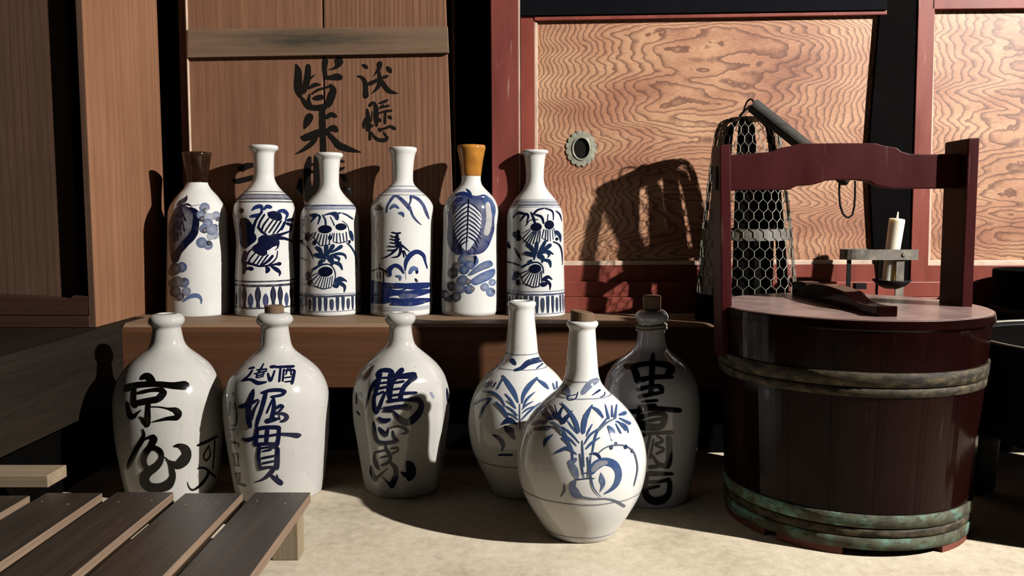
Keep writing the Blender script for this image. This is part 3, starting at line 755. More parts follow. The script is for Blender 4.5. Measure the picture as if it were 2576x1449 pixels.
for q in ([(1490, 1070, 30), (1545, 1025, 56), (1615, 1065, 24)], [(1620, 1140, 34), (1670, 1150, 54), (1690, 1195, 22)]): S(q, SLATE, .9)
S([(1290, 1060, 90), (1350, 1075, 60)], DEEP, .75)
br.crop = 'D'
for q in ([(1510, 25, 20), (1580, 42, 26), (1640, 36, 28)], [(1490, 75, 14), (1540, 100, 24), (1600, 82, 34)], [(1485, 125, 14), (1550, 145, 24), (1620, 130, 34)], [(1485, 180, 14), (1560, 195, 24), (1645, 180, 30)], [(1450, 238, 14), (1540, 248, 24), (1640, 232, 34)], [(1450, 298, 14), (1520, 305, 24), (1585, 290, 30)], [(1592, 70, 40), (1592, 170, 60), (1605, 240, 60)],
          [(1620, 200, 40), (1700, 255, 26), (1782, 325, 8)], [(1640, 230, 44), (1645, 320, 40), (1605, 395, 32), (1510, 412, 8)], [(1590, 280, 34), (1480, 375, 28), (1340, 436, 8)], [(1680, 310, 22), (1700, 410, 16)], [(1700, 310, 18), (1735, 395, 10)]): S(q, NAVY)
for q in ([(1715, 610, 16), (1730, 480, 60), (1800, 370, 76), (1900, 325, 66), (1990, 380, 54), (2020, 480, 30), (2050, 580, 16)], [(1485, 690, 50), (1480, 600, 70), (1560, 535, 56), (1640, 570, 50), (1692, 655, 22)]): S(q, COBALT, .95)
for q in ([(1790, 650, 50), (1830, 580, 66), (1890, 595, 54)], [(1580, 695, 24), (1640, 715, 44), (1640, 765, 16)]): S(q, WASH, .9)
br.O(1893, 635, 24, 34, NAVY); S([(1870, 750, 34), (1892, 780, 44)], NAVY, .9)
S([(1715, 600, 8), (1722, 755, 6)], SLATE)
for q in ([(1210, 622, 20), (1320, 588, 34), (1440, 645, 22)], [(1318, 505, 10), (1318, 600, 16)], [(1282, 640, 16), (1282, 725, 14)], [(1325, 640, 16), (1328, 745, 12)], [(1380, 640, 20), (1385, 800, 18)]): S(q, DEEP, .9)
for q in ([(1150, 820, 120), (1300, 840, 110), (1450, 850, 90), (1650, 855, 80), (1850, 840, 70), (2080, 830, 60)], [(1150, 960, 180), (1300, 970, 170), (1420, 970, 140), (1560, 960, 84), (1750, 970, 90), (1900, 960, 110), (2090, 930, 60)], [(1420, 900, 30), (1600, 930, 26), (1720, 900, 26)],
          [(1150, 1070, 90), (1350, 1085, 90), (1520, 1070, 70), (1700, 1090, 80), (1850, 1090, 100), (2080, 1070, 60)]): S(q, COBALT, .95)
S([(1150, 900, 150), (1290, 930, 150), (1380, 960, 120)], NAVY, .8); S([(1430, 850, 50), (1600, 860, 40), (1750, 850, 26)], DEEP, .85)
S([(1650, 1010, 60), (1800, 1010, 70), (1900, 1000, 40)], COBALT, .8); S([(1150, 870, 200), (1300, 900, 210), (1420, 920, 150)], COBALT, .9); S([(1500, 1130, 40), (1800, 1135, 60), (2000, 1100, 50)], COBALT, .9); S([(1560, 830, 50), (1800, 860, 90), (2060, 850, 70)], COBALT, .95)
br.build('painted_motif', b4.t)

# ---------------------------------------------------------------- bottle 5: amber neck, big leaf
b5 = Pot('sake_bottle', 1182, 799, 74, ZS,
         [(367, 33), (370, 35), (376, 34), (400, 29.5), (425, 26), (440, 24.5), (455, 24.5), (464, 27), (476, 37), (488, 49), (502, 60), (520, 67.5), (540, 69.5), (580, 69), (640, 70), (720, 71.5), (780, 71), (798, 68)],
         'porcelain', PORC, 'white sake bottle with an amber flared neck and large blue leaf, fifth on the platform', 'bottle', SHELF, shear=0.014, Y=Y_SHELF - 0.002)
neck_sleeve(b5, 367, 441, 'amber_glaze', 'glazed_neck')
br = Brush(b5.bvh, PORC, 'E'); S = br.S
br.P([(560, 850), (430, 850), (340, 930), (295, 1100), (290, 1300), (275, 1500), (290, 1620), (350, 1730), (450, 1785), (600, 1785), (780, 1770), (890, 1690), (960, 1540), (1000, 1400), (1000, 1250), (1015, 1120), (960, 960), (850, 860), (720, 875)], COBALT, .88, .8, (600, 1330))
br.P([(850, 850), (960, 930), (1020, 1060), (1000, 1200), (900, 1150), (850, 1000)], SLATE, .9)
br.P([(600, 960), (730, 1060), (800, 1180), (795, 1330), (760, 1460), (690, 1600), (580, 1720), (470, 1620), (410, 1480), (370, 1320), (360, 1180), (450, 1060)], LIN(224, 226, 230), 1.0, 1, (590, 1330))
S([(606, 930, 26), (596, 1150, 24), (588, 1400, 22), (575, 1600, 18), (570, 1730, 12)], DEEP)
for k in range(11):
    y0 = 975 + k * 66; w = 1.0 if k < 7 else 1 - (k - 6) * 0.16
    S([(592, y0, 16), (500, y0 + 62, 22), (592 - 215 * w, y0 + 185, 10)], NAVY)
    S([(612, y0 + 4, 14), (705, y0 + 70, 18), (612 + 185 * w, y0 + 165, 8)], NAVY)
for q in ([(570, 770, 16), (610, 810, 44), (640, 870, 44)], [(420, 860, 50), (540, 838, 56), (650, 900, 44)], [(400, 930, 80), (500, 930, 60)]): S(q, COBALT, .95)
S([(330, 1000, 90), (310, 1150, 70)], NAVY, .6); S([(900, 1000, 70), (920, 1250, 90), (880, 1450, 90)], NAVY, .35)
br.crop = 'F'
for x, y, r, p, a in [(540, 440, 82, SLATE, .9), (620, 440, 66, NAVY, .7), (620, 530, 72, SLATE, .9), (430, 560, 76, NAVY, .75), (365, 655, 84, DEEP, .85), (545, 600, 74, SLATE, .95), (520, 765, 80, SLATE, .9), (600, 790, 46, DEEP, .8), (350, 860, 72, DEEP, .85), (475, 890, 86, COBALT, .8), (620, 905, 70, SLATE, .9), (670, 900, 34, DEEP, .8),
                      (230, 980, 62, DEEP, .85), (300, 1050, 66, DEEP, .85), (420, 1020, 76, NAVY, .85), (855, 870, 62, WASH, .8), (945, 950, 72, WASH, .85), (970, 800, 56, WASH, .8), (985, 930, 26, NAVY, .9)]:
    br.O(x, y, r, r, p, a, .75)
br.P([(640, 390), (730, 400), (760, 480), (700, 560), (650, 600), (620, 500)], WASH, .9); S([(710, 400, 44), (690, 540, 18)], DEEP, .9)
br.P([(590, 690), (680, 590), (800, 500), (920, 460), (975, 500), (955, 560), (800, 620), (650, 690)], SLATE, .9, .8)
br.P([(620, 780), (740, 690), (880, 620), (1000, 590), (1005, 680), (920, 760), (760, 830), (690, 840)], WASH, .95, .8)
br.build('painted_motif', b5.t)

# ---------------------------------------------------------------- bottle 6: daisies, tallest
b6 = Pot('sake_bottle', 1347.5, 799, 73, ZS,
         [(378, 31), (381, 34.5), (385, 34), (388, 29), (393, 27), (420, 23.5), (450, 22.5), (465, 25), (480, 33), (495, 46), (508, 56), (518, 62), (530, 67), (550, 70.5), (600, 71.5), (660, 72), (720, 73), (770, 74), (790, 73.5), (798, 70)],
         'porcelain', PORC, 'white sake bottle with blue daisies in front of the red door, rightmost on the platform', 'bottle', SHELF, shear=-0.008, Y=Y_SHELF - 0.003)
br = Brush(b6.bvh, PORC, 'E'); S = br.S
for y, w, p, a in [(503, 2, SLATE, .8), (508, 3.4, NAVY, .9), (511.5, 5, WASH, .6), (515.5, 3.4, NAVY, .9), (520.5, 1.8, SLATE, .8), (734, 2.4, SLATE, .85), (741.5, 5, COBALT, .95), (790, 2.4, WASH, .8)]:
    b6.ring(br, 1347, y, w, p, a, 0.0002)
skirt(b6, br, 1347, 745, 788, 34, .1, TEALISH)
for q in ([(1290, 1210, 20), (1370, 1140, 36), (1440, 1145, 40), (1480, 1150, 26)], [(1400, 1270, 14), (1450, 1200, 32), (1500, 1150, 26)], [(1500, 1150, 34), (1532, 1190, 32), (1505, 1285, 14)], [(1570, 1130, 20), (1610, 1220, 38), (1630, 1290, 32)], [(1610, 1150, 30), (1680, 1090, 32), (1770, 1070, 20)], [(1620, 1160, 24), (1730, 1200, 40), (1765, 1300, 24)],
          [(1790, 1070, 24), (1880, 1100, 30), (1910, 1150, 24), (1912, 1250, 12)], [(1832, 1150, 14), (1822, 1260, 14)], [(1950, 1110, 16), (2010, 1160, 26), (2042, 1265, 8)], [(1500, 1330, 12), (1560, 1250, 14), (1680, 1240, 10)]): S(q, NAVY)
br.O(1652, 1355, 84, 66, DEEP); br.O(1850, 1322, 72, 70, DEEP)
for q in ([(1560, 1380), (1470, 1440)], [(1570, 1400), (1440, 1540)], [(1600, 1420), (1470, 1590)], [(1620, 1425), (1515, 1605)], [(1640, 1425), (1555, 1612)], [(1660, 1425), (1605, 1612)], [(1690, 1420), (1655, 1612)], [(1715, 1410), (1700, 1590)], [(1770, 1390), (1740, 1520)], [(1800, 1395), (1790, 1550)], [(1830, 1400), (1828, 1572)], [(1860, 1400), (1868, 1572)], [(1895, 1390), (1912, 1550)], [(1920, 1370), (1945, 1500)], [(1430, 1530), (1520, 1610)], [(1750, 1530), (1830, 1575)]): S([(*p, 13) for p in q], TEALISH)
br.crop = 'F'
br.O(1325, 60, 48, 46, DEEP); br.O(1375, 110, 44, 54, DEEP); br.O(1370, 30, 34, 40, DEEP)
S([(1960, 20, 60), (2010, 80, 54), (2022, 175, 12)], TEALISH); br.O(1965, 130, 24, 26, DEEP)
for q in ([(1660, 190, 56), (1650, 300, 54), (1618, 445, 20)], [(1520, 215, 54), (1580, 270, 66), (1620, 365, 24)], [(1790, 165, 44), (1740, 260, 54), (1680, 355, 24)], [(1860, 225, 64), (1780, 290, 54), (1700, 345, 20)], [(1480, 340, 44), (1550, 360, 66), (1610, 395, 30)], [(1700, 350, 40), (1820, 320, 54), (1910, 365, 16)], [(1700, 385, 80), (1750, 430, 66), (1740, 495, 18)],
          [(1770, 450, 40), (1850, 475, 54), (1872, 565, 16)], [(1820, 340, 40), (1850, 370, 36), (1830, 415, 12)], [(1565, 475, 66), (1545, 510, 40)], [(1440, 560, 40), (1560, 500, 28), (1680, 490, 18), (1750, 560, 15), (1762, 655, 15)]): S(q, TEALISH)
br.O(1638, 586, 90, 68, DEEP)
for q in ([(1560, 600), (1400, 665)], [(1560, 620), (1420, 745)], [(1565, 640), (1455, 810)], [(1592, 650), (1500, 850)], [(1622, 656), (1552, 860)], [(1652, 656), (1602, 876)], [(1682, 650), (1642, 876)], [(1712, 640), (1692, 860)], [(1732, 620), (1735, 790)], [(1400, 670), (1450, 810)], [(1460, 810), (1600, 875)], [(1610, 876), (1700, 860)]): S([(*p, 14) for p in q], NAVY)
for q in ([(1740, 830, 74), (1790, 830, 64)], [(1770, 755, 64), (1830, 715, 54), (1895, 755, 12)], [(1810, 780, 54), (1862, 830, 40), (1858, 915, 10)], [(1195, 180, 60), (1240, 262, 40)], [(1310, 270, 20), (1370, 370, 36), (1425, 470, 8)], [(1200, 480, 16), (1320, 512, 28), (1430, 552, 8)], [(1910, 170, 16), (2000, 220, 26), (2040, 330, 22), (2052, 530, 6)]): S(q, NAVY)
br.O(1345, 680, 46, 56, DEEP); br.O(1310, 725, 36, 44, DEEP); br.O(1370, 800, 38, 48, DEEP)
br.build('painted_motif', b6.t)
# ---------------------------------------------------------------- floor jugs
def cork(pot, hw, y0, y1, mat='cork_wood', name='cork', tilt=0.0):
    x = pot_x(pot); zt = pot.prof[0][0]
    p0, p1 = PY(x, y0, pot.c.y), PY(x, y1, pot.c.y); r = px_len(hw, p0)
    cx = pot.c.x + pot.shear * (zt - pot.c.z)
    m = MB().lathe((cx, pot.c.y, zt), [(0.0002, p0.z), (r * 0.9, p0.z), (r, p0.z - 0.001), (r * 0.96, p1.z - 0.012), (0.0002, p1.z - 0.013)], 32)
    if tilt:
        for v in m.v:
            if v.z > zt: v.z += (v.x - cx) * tilt
    return m.build(name, mat, pot.t)
def lumpy(amp, seed):
    def w(r, z, a):
        return r * (1 + amp * mnoise.noise(Vector((math.sin(a) * 1.3 + seed, math.cos(a) * 1.3, z * 9))))
    return w

# jug 1
j1 = Pot('sake_jug', 436, 1262, 100, 0.0,
         [(789, 26), (792, 36), (799, 42), (806, 43.5), (813, 42), (819, 36), (823, 33.5), (840, 36), (862, 41), (876, 50), (890, 66), (910, 90), (930, 107), (955, 121), (985, 130), (1010, 132), (1050, 131), (1100, 127), (1150, 120), (1200, 113), (1240, 108), (1262, 104)],
         'stoneware', STONE, 'pale stoneware sake jug with big black brush characters, leftmost on the floor', 'jug', FLOORJ, warp=lumpy(0.02, 3), n=88, shear=0.0)
br = Brush(j1.bvh, STONE, 'G'); S = lambda p, c=INK, a=1.0: br.S(p, c, a)
for q in ([(345, 838, 44), (385, 815, 74), (430, 822, 96), (475, 862, 76), (505, 905, 34)], [(165, 975, 50), (185, 950, 90), (270, 920, 74), (400, 905, 72), (560, 905, 68), (700, 920, 78), (800, 920, 96), (860, 918, 100)], [(268, 960, 54), (260, 1040, 64), (263, 1130, 64), (285, 1160, 44)], [(285, 1012, 24), (360, 995, 44), (450, 975, 44), (540, 968, 54), (600, 980, 66)],
          [(612, 1000, 74), (565, 1055, 84), (530, 1085, 66)], [(270, 1130, 64), (360, 1110, 74), (460, 1092, 74), (535, 1080, 76)], [(430, 1110, 58), (425, 1200, 62), (422, 1290, 74), (412, 1370, 76)], [(395, 1350, 60), (360, 1305, 44), (325, 1280, 10)], [(185, 1120, 40), (200, 1200, 58), (225, 1270, 74), (265, 1275, 54), (300, 1240, 32), (350, 1200, 8)],
          [(460, 1165, 14), (560, 1168, 16), (650, 1185, 24), (715, 1198, 54)], [(735, 1200, 70), (775, 1240, 86), (765, 1290, 60)], [(760, 1292, 60), (650, 1300, 44), (550, 1322, 26), (465, 1342, 8)]): S(q)
br.crop = 'H'
for q in ([(365, 432, 14), (382, 495, 34), (355, 570, 54), (308, 645, 58), (262, 735, 62), (222, 815, 58), (192, 890, 26)], [(385, 560, 22), (430, 530, 34), (490, 530, 74)], [(500, 545, 80), (460, 630, 74), (402, 710, 76), (378, 780, 74), (388, 850, 66), (440, 900, 60)], [(430, 665, 50), (500, 650, 60), (565, 690, 66), (582, 755, 62), (555, 825, 80), (500, 880, 96), (430, 930, 106), (388, 985, 104)],
          [(385, 960, 100), (392, 1050, 118), (450, 1105, 110), (560, 1110, 106), (655, 1075, 116), (708, 990, 78), (700, 905, 66), (672, 835, 34), (640, 775, 16), (610, 752, 8)], [(722, 632, 16), (780, 625, 54), (848, 662, 104), (870, 725, 112), (835, 795, 128), (765, 845, 104), (695, 825, 56), (640, 785, 20)],
          [(1000, 620, 26), (1100, 580, 32), (1220, 520, 20)], [(1192, 565, 16), (1185, 720, 16), (1170, 900, 14)], [(1130, 625, 14), (1065, 740, 16), (1095, 800, 18), (1140, 735, 14), (1130, 650, 12)], [(1000, 888, 16), (1060, 882, 22), (1115, 915, 28), (1105, 980, 30), (1040, 1070, 32), (960, 1130, 26), (918, 1128, 20), (890, 1085, 12), (880, 1040, 5)], [(1120, 920, 26), (1200, 990, 22)]): S(q)
br.build('brush_lettering', j1.t)

# jug 2
j2 = Pot('sake_jug', 704, 1268, 104, 0.0,
         [(787, 30), (790, 38), (797, 44), (805, 46), (813, 42), (818, 35), (822, 33.5), (845, 36), (868, 40), (882, 48), (896, 64), (912, 84), (932, 104), (958, 119), (985, 127), (1012, 129), (1050, 128.5), (1100, 125), (1150, 119), (1200, 112), (1240, 106), (1265, 102)],
         'stoneware', STONE, 'corked pale stoneware sake jug with dark blue characters, second jug from left', 'jug', FLOORJ, warp=lumpy(0.022, 9), n=88, shear=-0.004)
cork(j2, 24, 768, 789)
br = Brush(j2.bvh, STONE, 'G'); S = lambda p, c=NAVY, a=1.0: br.S(p, c, a)
for q in ([(1765, 665, 14), (1730, 730, 26), (1690, 790, 20)], [(1600, 722, 22), (1650, 712, 30)], [(1690, 740, 20), (1800, 730, 20)], [(1660, 785, 18), (1800, 752, 18)], [(1690, 810, 18), (1770, 785, 18)], [(1690, 780, 14), (1680, 830, 14)], [(1770, 770, 14), (1750, 820, 14)], [(1690, 830, 14), (1760, 815, 14)], [(1635, 745, 20), (1600, 800, 26), (1530, 858, 22)], [(1530, 858, 24), (1620, 850, 30), (1700, 890, 46), (1795, 880, 20)],
          [(1850, 705, 34), (1895, 702, 34)], [(1815, 780, 20), (1840, 860, 40), (1870, 815, 24), (1892, 750, 20)], [(1910, 708, 28), (2110, 700, 30)], [(1960, 720, 24), (1945, 872, 26)], [(1998, 735, 20), (1985, 868, 22)], [(2000, 748, 18), (2110, 745, 28), (2112, 800, 32), (2090, 895, 34)], [(2048, 715, 16), (2020, 795, 16)], [(2070, 720, 16), (2085, 800, 18)], [(2010, 830, 16), (2085, 822, 16)], [(2010, 878, 16), (2085, 870, 18)],
          [(1492, 1165, 46), (1570, 1140, 52), (1650, 1110, 42), (1700, 1082, 24)], [(1652, 965, 20), (1635, 1030, 54), (1610, 1110, 64), (1590, 1200, 64), (1595, 1300, 68), (1608, 1395, 48)], [(1620, 1310, 44), (1660, 1200, 28), (1720, 1092, 12)], [(1740, 1005, 30), (1830, 978, 42), (1940, 972, 46), (2010, 988, 44)], [(2012, 990, 40), (1970, 1028, 36), (1850, 1052, 28)],
          [(1790, 1000, 44), (1770, 1080, 54), (1740, 1190, 50), (1700, 1310, 48), (1678, 1395, 34)], [(1872, 1045, 32), (1882, 1110, 42), (1880, 1200, 54), (1855, 1300, 50)], [(1800, 1235, 24), (1835, 1150, 26), (1862, 1085, 20)], [(1900, 1190, 30), (1955, 1152, 42), (1985, 1165, 40)], [(1980, 1170, 36), (1950, 1210, 30), (1900, 1245, 26)],
          [(1790, 1332, 38), (1825, 1312, 38), (1900, 1300, 34)], [(1900, 1245, 24), (1985, 1245, 40), (2032, 1280, 52), (2005, 1320, 44), (1960, 1335, 24)], [(1800, 1342, 36), (1880, 1320, 34), (1930, 1300, 30)], [(1940, 1260, 16), (1950, 1310, 20)]): S(q)
br.crop = 'H'
for q in ([(1680, 432, 42), (1780, 415, 46), (1900, 412, 48), (1945, 422, 50)], [(1690, 440, 46), (1680, 520, 52), (1670, 610, 52)], [(1942, 430, 42), (1937, 520, 46), (1918, 615, 50)], [(1680, 612, 46), (1790, 602, 36), (1910, 606, 44)], [(1810, 430, 42), (1802, 520, 46), (1797, 595, 38)], [(1518, 556, 34), (1600, 555, 48), (1690, 522, 38), (1820, 510, 30), (1950, 492, 34), (2060, 497, 46), (2150, 507, 62), (2180, 502, 40)],
          [(1715, 640, 42), (1705, 760, 44), (1722, 885, 48)], [(1925, 655, 48), (1922, 770, 58), (1915, 880, 58)], [(1720, 655, 26), (1820, 640, 24), (1920, 645, 36)], [(1755, 688, 18), (1850, 668, 30)], [(1742, 768, 24), (1880, 742, 26)], [(1752, 828, 24), (1880, 802, 24)], [(1722, 890, 40), (1830, 872, 32), (1920, 880, 42)],
          [(1875, 900, 54), (1825, 960, 54), (1745, 1020, 30), (1650, 1050, 8)], [(1845, 970, 34), (1900, 1012, 62), (1962, 1058, 64)], [(1915, 960, 14), (1932, 1015, 24)]): S(q)
for q in ([(1430, 130, 14), (1452, 250, 14), (1442, 385, 16), (1385, 392, 16)], [(1372, 120, 18), (1365, 270, 20)], [(1385, 440, 20), (1420, 440, 20)], [(1390, 585, 20), (1470, 602, 20), (1472, 640, 16)], [(1405, 722, 16), (1470, 722, 16)], [(1415, 722, 16), (1435, 860, 16)], [(1465, 730, 16), (1467, 850, 16)], [(1435, 860, 16), (1480, 858, 16)], [(1435, 952, 16), (1490, 950, 16)], [(1445, 955, 16), (1470, 1055, 16)], [(1485, 955, 16), (1487, 1040, 14)], [(1462, 1060, 20), (1550, 1090, 24)]): S(q, DEEP, .85)
br.build('brush_lettering', j2.t)

# jug 3, with flattened dents on the lower body
def dented(r, z, a):
    r *= 1 + 0.018 * mnoise.noise(Vector((math.sin(a) * 1.3 + 5, math.cos(a) * 1.3, z * 9)))
    k = min(1.0, max(0.0, (0.205 - z) / 0.05))
    for a0, lim in ((0.62, 0.945), (-0.15, 0.965), (-0.95, 0.955), (1.40, 0.955)):
        d = math.cos(a - a0)
        if d > 0.6:
            q = lim / d
            if q < 1: r *= 1 + (q - 1) * k
    return r
j3 = Pot('sake_jug', 1014, 1254, 88, 0.0,
         [(786, 24), (789, 34), (796, 38.5), (803, 39), (811, 35), (816, 30), (820, 28), (840, 30), (860, 34), (872, 41), (885, 56), (900, 74), (918, 92), (940, 107), (962, 115), (985, 120), (1010, 121), (1050, 120), (1100, 113), (1150, 106), (1200, 98), (1230, 92), (1252, 87)],
         'stoneware', STONE, 'open dented pale sake jug with dark blue cursive characters, third jug from left', 'jug', FLOORJ, warp=dented, n=120, shear=-0.004)
br = Brush(j3.bvh, STONE, 'I'); S = lambda p, c=NAVY, a=1.0: br.S(p, c, a)
for q in ([(415, 800, 50), (445, 752, 46), (520, 742, 54), (578, 762, 54), (590, 820, 40)], [(400, 862, 40), (370, 910, 50), (335, 960, 36), (310, 1050, 30), (272, 1190, 8)], [(440, 780, 60), (425, 870, 54), (400, 980, 44), (372, 1080, 44), (380, 1190, 54), (400, 1235, 44)], [(562, 790, 50), (552, 880, 50), (542, 1000, 50), (560, 1075, 44)], [(450, 832, 20), (560, 828, 30)], [(450, 892, 24), (560, 880, 26)], [(380, 962, 30), (520, 935, 30)], [(372, 1040, 24), (480, 992, 30)],
          [(505, 1000, 30), (470, 1080, 38), (440, 1160, 44), (402, 1230, 48)], [(695, 740, 60), (645, 800, 64), (605, 860, 44)], [(620, 830, 34), (720, 812, 64), (835, 800, 74)], [(845, 822, 64), (785, 870, 54), (722, 935, 54), (692, 1010, 50), (680, 1075, 50)], [(592, 870, 40), (572, 960, 42), (562, 1060, 44)], [(610, 890, 24), (715, 872, 30)], [(602, 962, 24), (690, 952, 24)], [(590, 1032, 26), (680, 1020, 26)], [(722, 1010, 38), (860, 1002, 30)],
          [(540, 1100, 44), (640, 1086, 38), (760, 1085, 36), (880, 1085, 60)], [(885, 1085, 54), (918, 1135, 62), (900, 1215, 74), (845, 1290, 84), (765, 1345, 76), (690, 1325, 72), (630, 1255, 44), (600, 1210, 12)], [(480, 1178, 22), (560, 1175, 42), (680, 1165, 54), (770, 1178, 70)], [(482, 1212, 20), (590, 1216, 24)]): S(q)
br.crop = 'J'
for q in ([(430, 302, 30), (465, 330, 52), (520, 335, 52), (555, 322, 38)], [(370, 350, 20), (375, 420, 46), (388, 510, 52), (425, 578, 50), (500, 590, 44), (600, 580, 42), (652, 574, 26)], [(430, 420, 30), (468, 468, 62), (512, 500, 50), (540, 420, 16)], [(560, 420, 14), (640, 402, 24), (720, 422, 42), (758, 468, 42), (690, 492, 16)], [(590, 460, 24), (602, 520, 42), (640, 570, 40)], [(502, 610, 20), (522, 680, 38), (550, 725, 42), (560, 790, 42), (520, 830, 38), (460, 852, 24)],
          [(390, 702, 24), (520, 672, 24)], [(450, 762, 20), (540, 742, 24)], [(570, 660, 18), (640, 652, 28), (648, 682, 24), (580, 722, 18)], [(380, 700, 16), (377, 780, 42), (400, 850, 52), (430, 905, 16)], [(340, 862, 24), (348, 940, 46), (390, 1020, 50)], [(395, 1010, 40), (440, 965, 26), (530, 890, 10)], [(572, 830, 30), (622, 890, 58), (622, 980, 64), (578, 1085, 72)], [(580, 1100, 50), (530, 1050, 24), (460, 980, 10)], [(765, 825, 64), (792, 870, 108), (800, 945, 112), (778, 1005, 72)], [(740, 965, 60), (680, 930, 12)]): S(q)
br.build('brush_lettering', j3.t)
for q, c_, a_ in (([(1212, 950, 12), (1225, 1040, 36), (1240, 1110, 40), (1258, 1050, 20), (1250, 970, 10)], NAVY, .9), ([(250, 860, 30), (300, 790, 40), (370, 690, 16)], NAVY, .9), ([(172, 1000, 16), (168, 1130, 16)], NAVY, .9),
                  ([(175, 1220, 20), (208, 1260, 16)], NAVY, .9), ([(1030, 1005, 30), (1060, 1055, 24)], WASH, .5), ([(215, 1010, 40), (225, 1045, 30)], WASH, .5)):
    br = Brush(j3.bvh, STONE, 'I'); br.S(q, c_, a_)
    if br.f: br.build('side_mark', j3.t)

# right jug, glaze darkened in place of the bucket's shade, roped neck
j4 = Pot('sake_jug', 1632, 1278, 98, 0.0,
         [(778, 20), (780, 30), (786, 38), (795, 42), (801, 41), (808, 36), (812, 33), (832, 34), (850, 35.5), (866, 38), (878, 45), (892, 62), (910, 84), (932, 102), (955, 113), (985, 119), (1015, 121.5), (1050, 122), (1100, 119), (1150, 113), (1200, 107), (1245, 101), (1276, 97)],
         'shaded_glaze', SHADEG, 'shade-darkened white sake jug with a roped neck and plug beside the bucket', 'jug', FLOORJ, warp=lumpy(0.014, 21), n=88, shear=0.0)
cork(j4, 23, 743, 782, 'brass_plug' if 'brass_plug' in MATS else 'cork_wood', 'plug')
x4 = pot_x(j4)
for y in (819, 826.5):
    z = PY(x4, y, j4.c.y).z; r = j4.r_at(z) + 0.0016
    pts = [(j4.c.x + (r + 0.0005 * math.cos(k * 1.6)) * math.sin(2 * math.pi * k / 120), j4.c.y - (r + 0.0005 * math.cos(k * 1.6)) * math.cos(2 * math.pi * k / 120), z + 0.0005 * math.sin(k * 1.6) + 0.0015 * math.sin(2 * math.pi * k / 120)) for k in range(120)]
    MB().tube(pts, 0.0021, 6, True).build('neck_rope', 'cord', j4.t, smooth=True)
br = Brush(j4.bvh, SHADEG, 'K'); S = lambda p, c=JET, a=1.0: br.S(p, c, a)
for q in ([(2000, 632, 30), (1990, 720, 64), (1985, 830, 64), (1980, 950, 58), (1970, 1060, 54)], [(1705, 765, 60), (1780, 770, 64), (1900, 742, 54), (2060, 740, 62), (2160, 762, 74), (2195, 800, 80)], [(1790, 790, 64), (1820, 860, 74), (1830, 920, 62)], [(2190, 800, 84), (2145, 870, 62)], [(1830, 922, 62), (1950, 892, 52), (2060, 880, 52), (2200, 880, 40)],
          [(1840, 1012, 50), (1960, 985, 46), (2060, 982, 52), (2090, 1012, 60)], [(1850, 1092, 44), (2000, 1060, 42), (2100, 1042, 30)], [(1880, 1142, 30), (2040, 1130, 32)], [(1850, 1195, 40), (2020, 1182, 40)], [(1690, 1252, 50), (1800, 1246, 52), (1950, 1216, 54), (2150, 1225, 52), (2280, 1236, 50)], [(1852, 1270, 50), (1842, 1340, 54), (1872, 1420, 54)], [(1862, 1310, 50), (2000, 1270, 44), (2115, 1282, 52), (2112, 1360, 64), (2060, 1420, 54), (1900, 1432, 44)], [(1920, 1352, 32), (2080, 1322, 32)]): S(q)
br.crop = 'L'
for q in ([(1880, 100, 60), (1960, 132, 54), (2080, 130, 54), (2112, 45, 50)], [(1880, 232, 44), (2000, 212, 32), (2190, 202, 42)], [(1962, 240, 32), (1942, 340, 32), (1902, 540, 30)], [(2040, 240, 24), (2100, 292, 26), (2020, 332, 26), (2110, 382, 26), (2030, 432, 24)], [(2162, 260, 62), (2166, 360, 64), (2166, 480, 66), (2150, 555, 62)], [(1982, 440, 26), (2060, 540, 44), (2150, 560, 54)], [(2002, 280, 20), (1962, 480, 20)], [(1962, 572, 42), (2050, 562, 32)],
          [(1952, 640, 52), (2080, 640, 42), (2200, 640, 30)], [(1922, 660, 62), (1912, 760, 64), (1922, 860, 74), (1982, 920, 84), (2080, 920, 84), (2155, 860, 64), (2170, 760, 54), (2162, 700, 44)], [(1962, 732, 42), (2080, 722, 38), (2160, 702, 42)], [(1952, 792, 42), (2060, 772, 32)]): S(q)
br.build('brush_lettering', j4.t)

# ---------------------------------------------------------------- gourd bottles
g1 = Pot('gourd_bottle', 1461, 1365, 80, 0.0,
         [(807, 36), (810, 39.5), (815, 40), (820, 38), (824, 34.5), (828, 33), (860, 35), (900, 38), (935, 41), (955, 46), (968, 53), (985, 68), (1000, 86), (1020, 107), (1040, 124), (1065, 140), (1090, 151), (1120, 159), (1150, 162), (1180, 160), (1210, 154), (1240, 143), (1270, 127), (1295, 111), (1315, 98), (1330, 89), (1342, 84), (1352, 82), (1362, 80)],
         'gourd_glaze', GOURD, 'round-bodied corked bottle with blue orchid painting, foremost on the floor', 'bottle', 'round-bodied painted gourd bottles', n=96, shear=0.0)
cork(g1, 30, 783, 806, tilt=-0.16)
BL, BD, BG = LIN(66, 88, 130), LIN(38, 52, 88), LIN(98, 108, 124)
br = Brush(g1.bvh, GOURD, 'K'); S = lambda p, c=BL, a=.95: br.S(p, c, a)
g1.ring(br, 1459, 961, 2.6, BG, .8); g1.ring(br, 1461, 1004, 2.4, BG, .85, .0006); g1.ring(br, 1461, 1270, 3.2, BG, .85, .0012); fb = Brush(g1.bvh, GOURD, 'K'); g1.ring(fb, 1461, 1354, 3, BG, .6); fb.build('painted_foot_line', g1.t)
for q in ([(1030, 965, 60), (1080, 1030, 80), (1105, 1080, 30)], [(1250, 1050, 50), (1320, 965, 76), (1395, 915, 60)]): S(q, BL, .75)
for q in ([(1090, 1085, 10), (1100, 1125, 10), (1175, 1110, 12), (1200, 1040, 8)], [(1090, 1085, 8), (1190, 1065, 8)], [(1350, 1075, 8), (1430, 1020, 26)], [(1440, 1095, 10), (1482, 1070, 14), (1480, 1040, 8)]): S(q, BD)
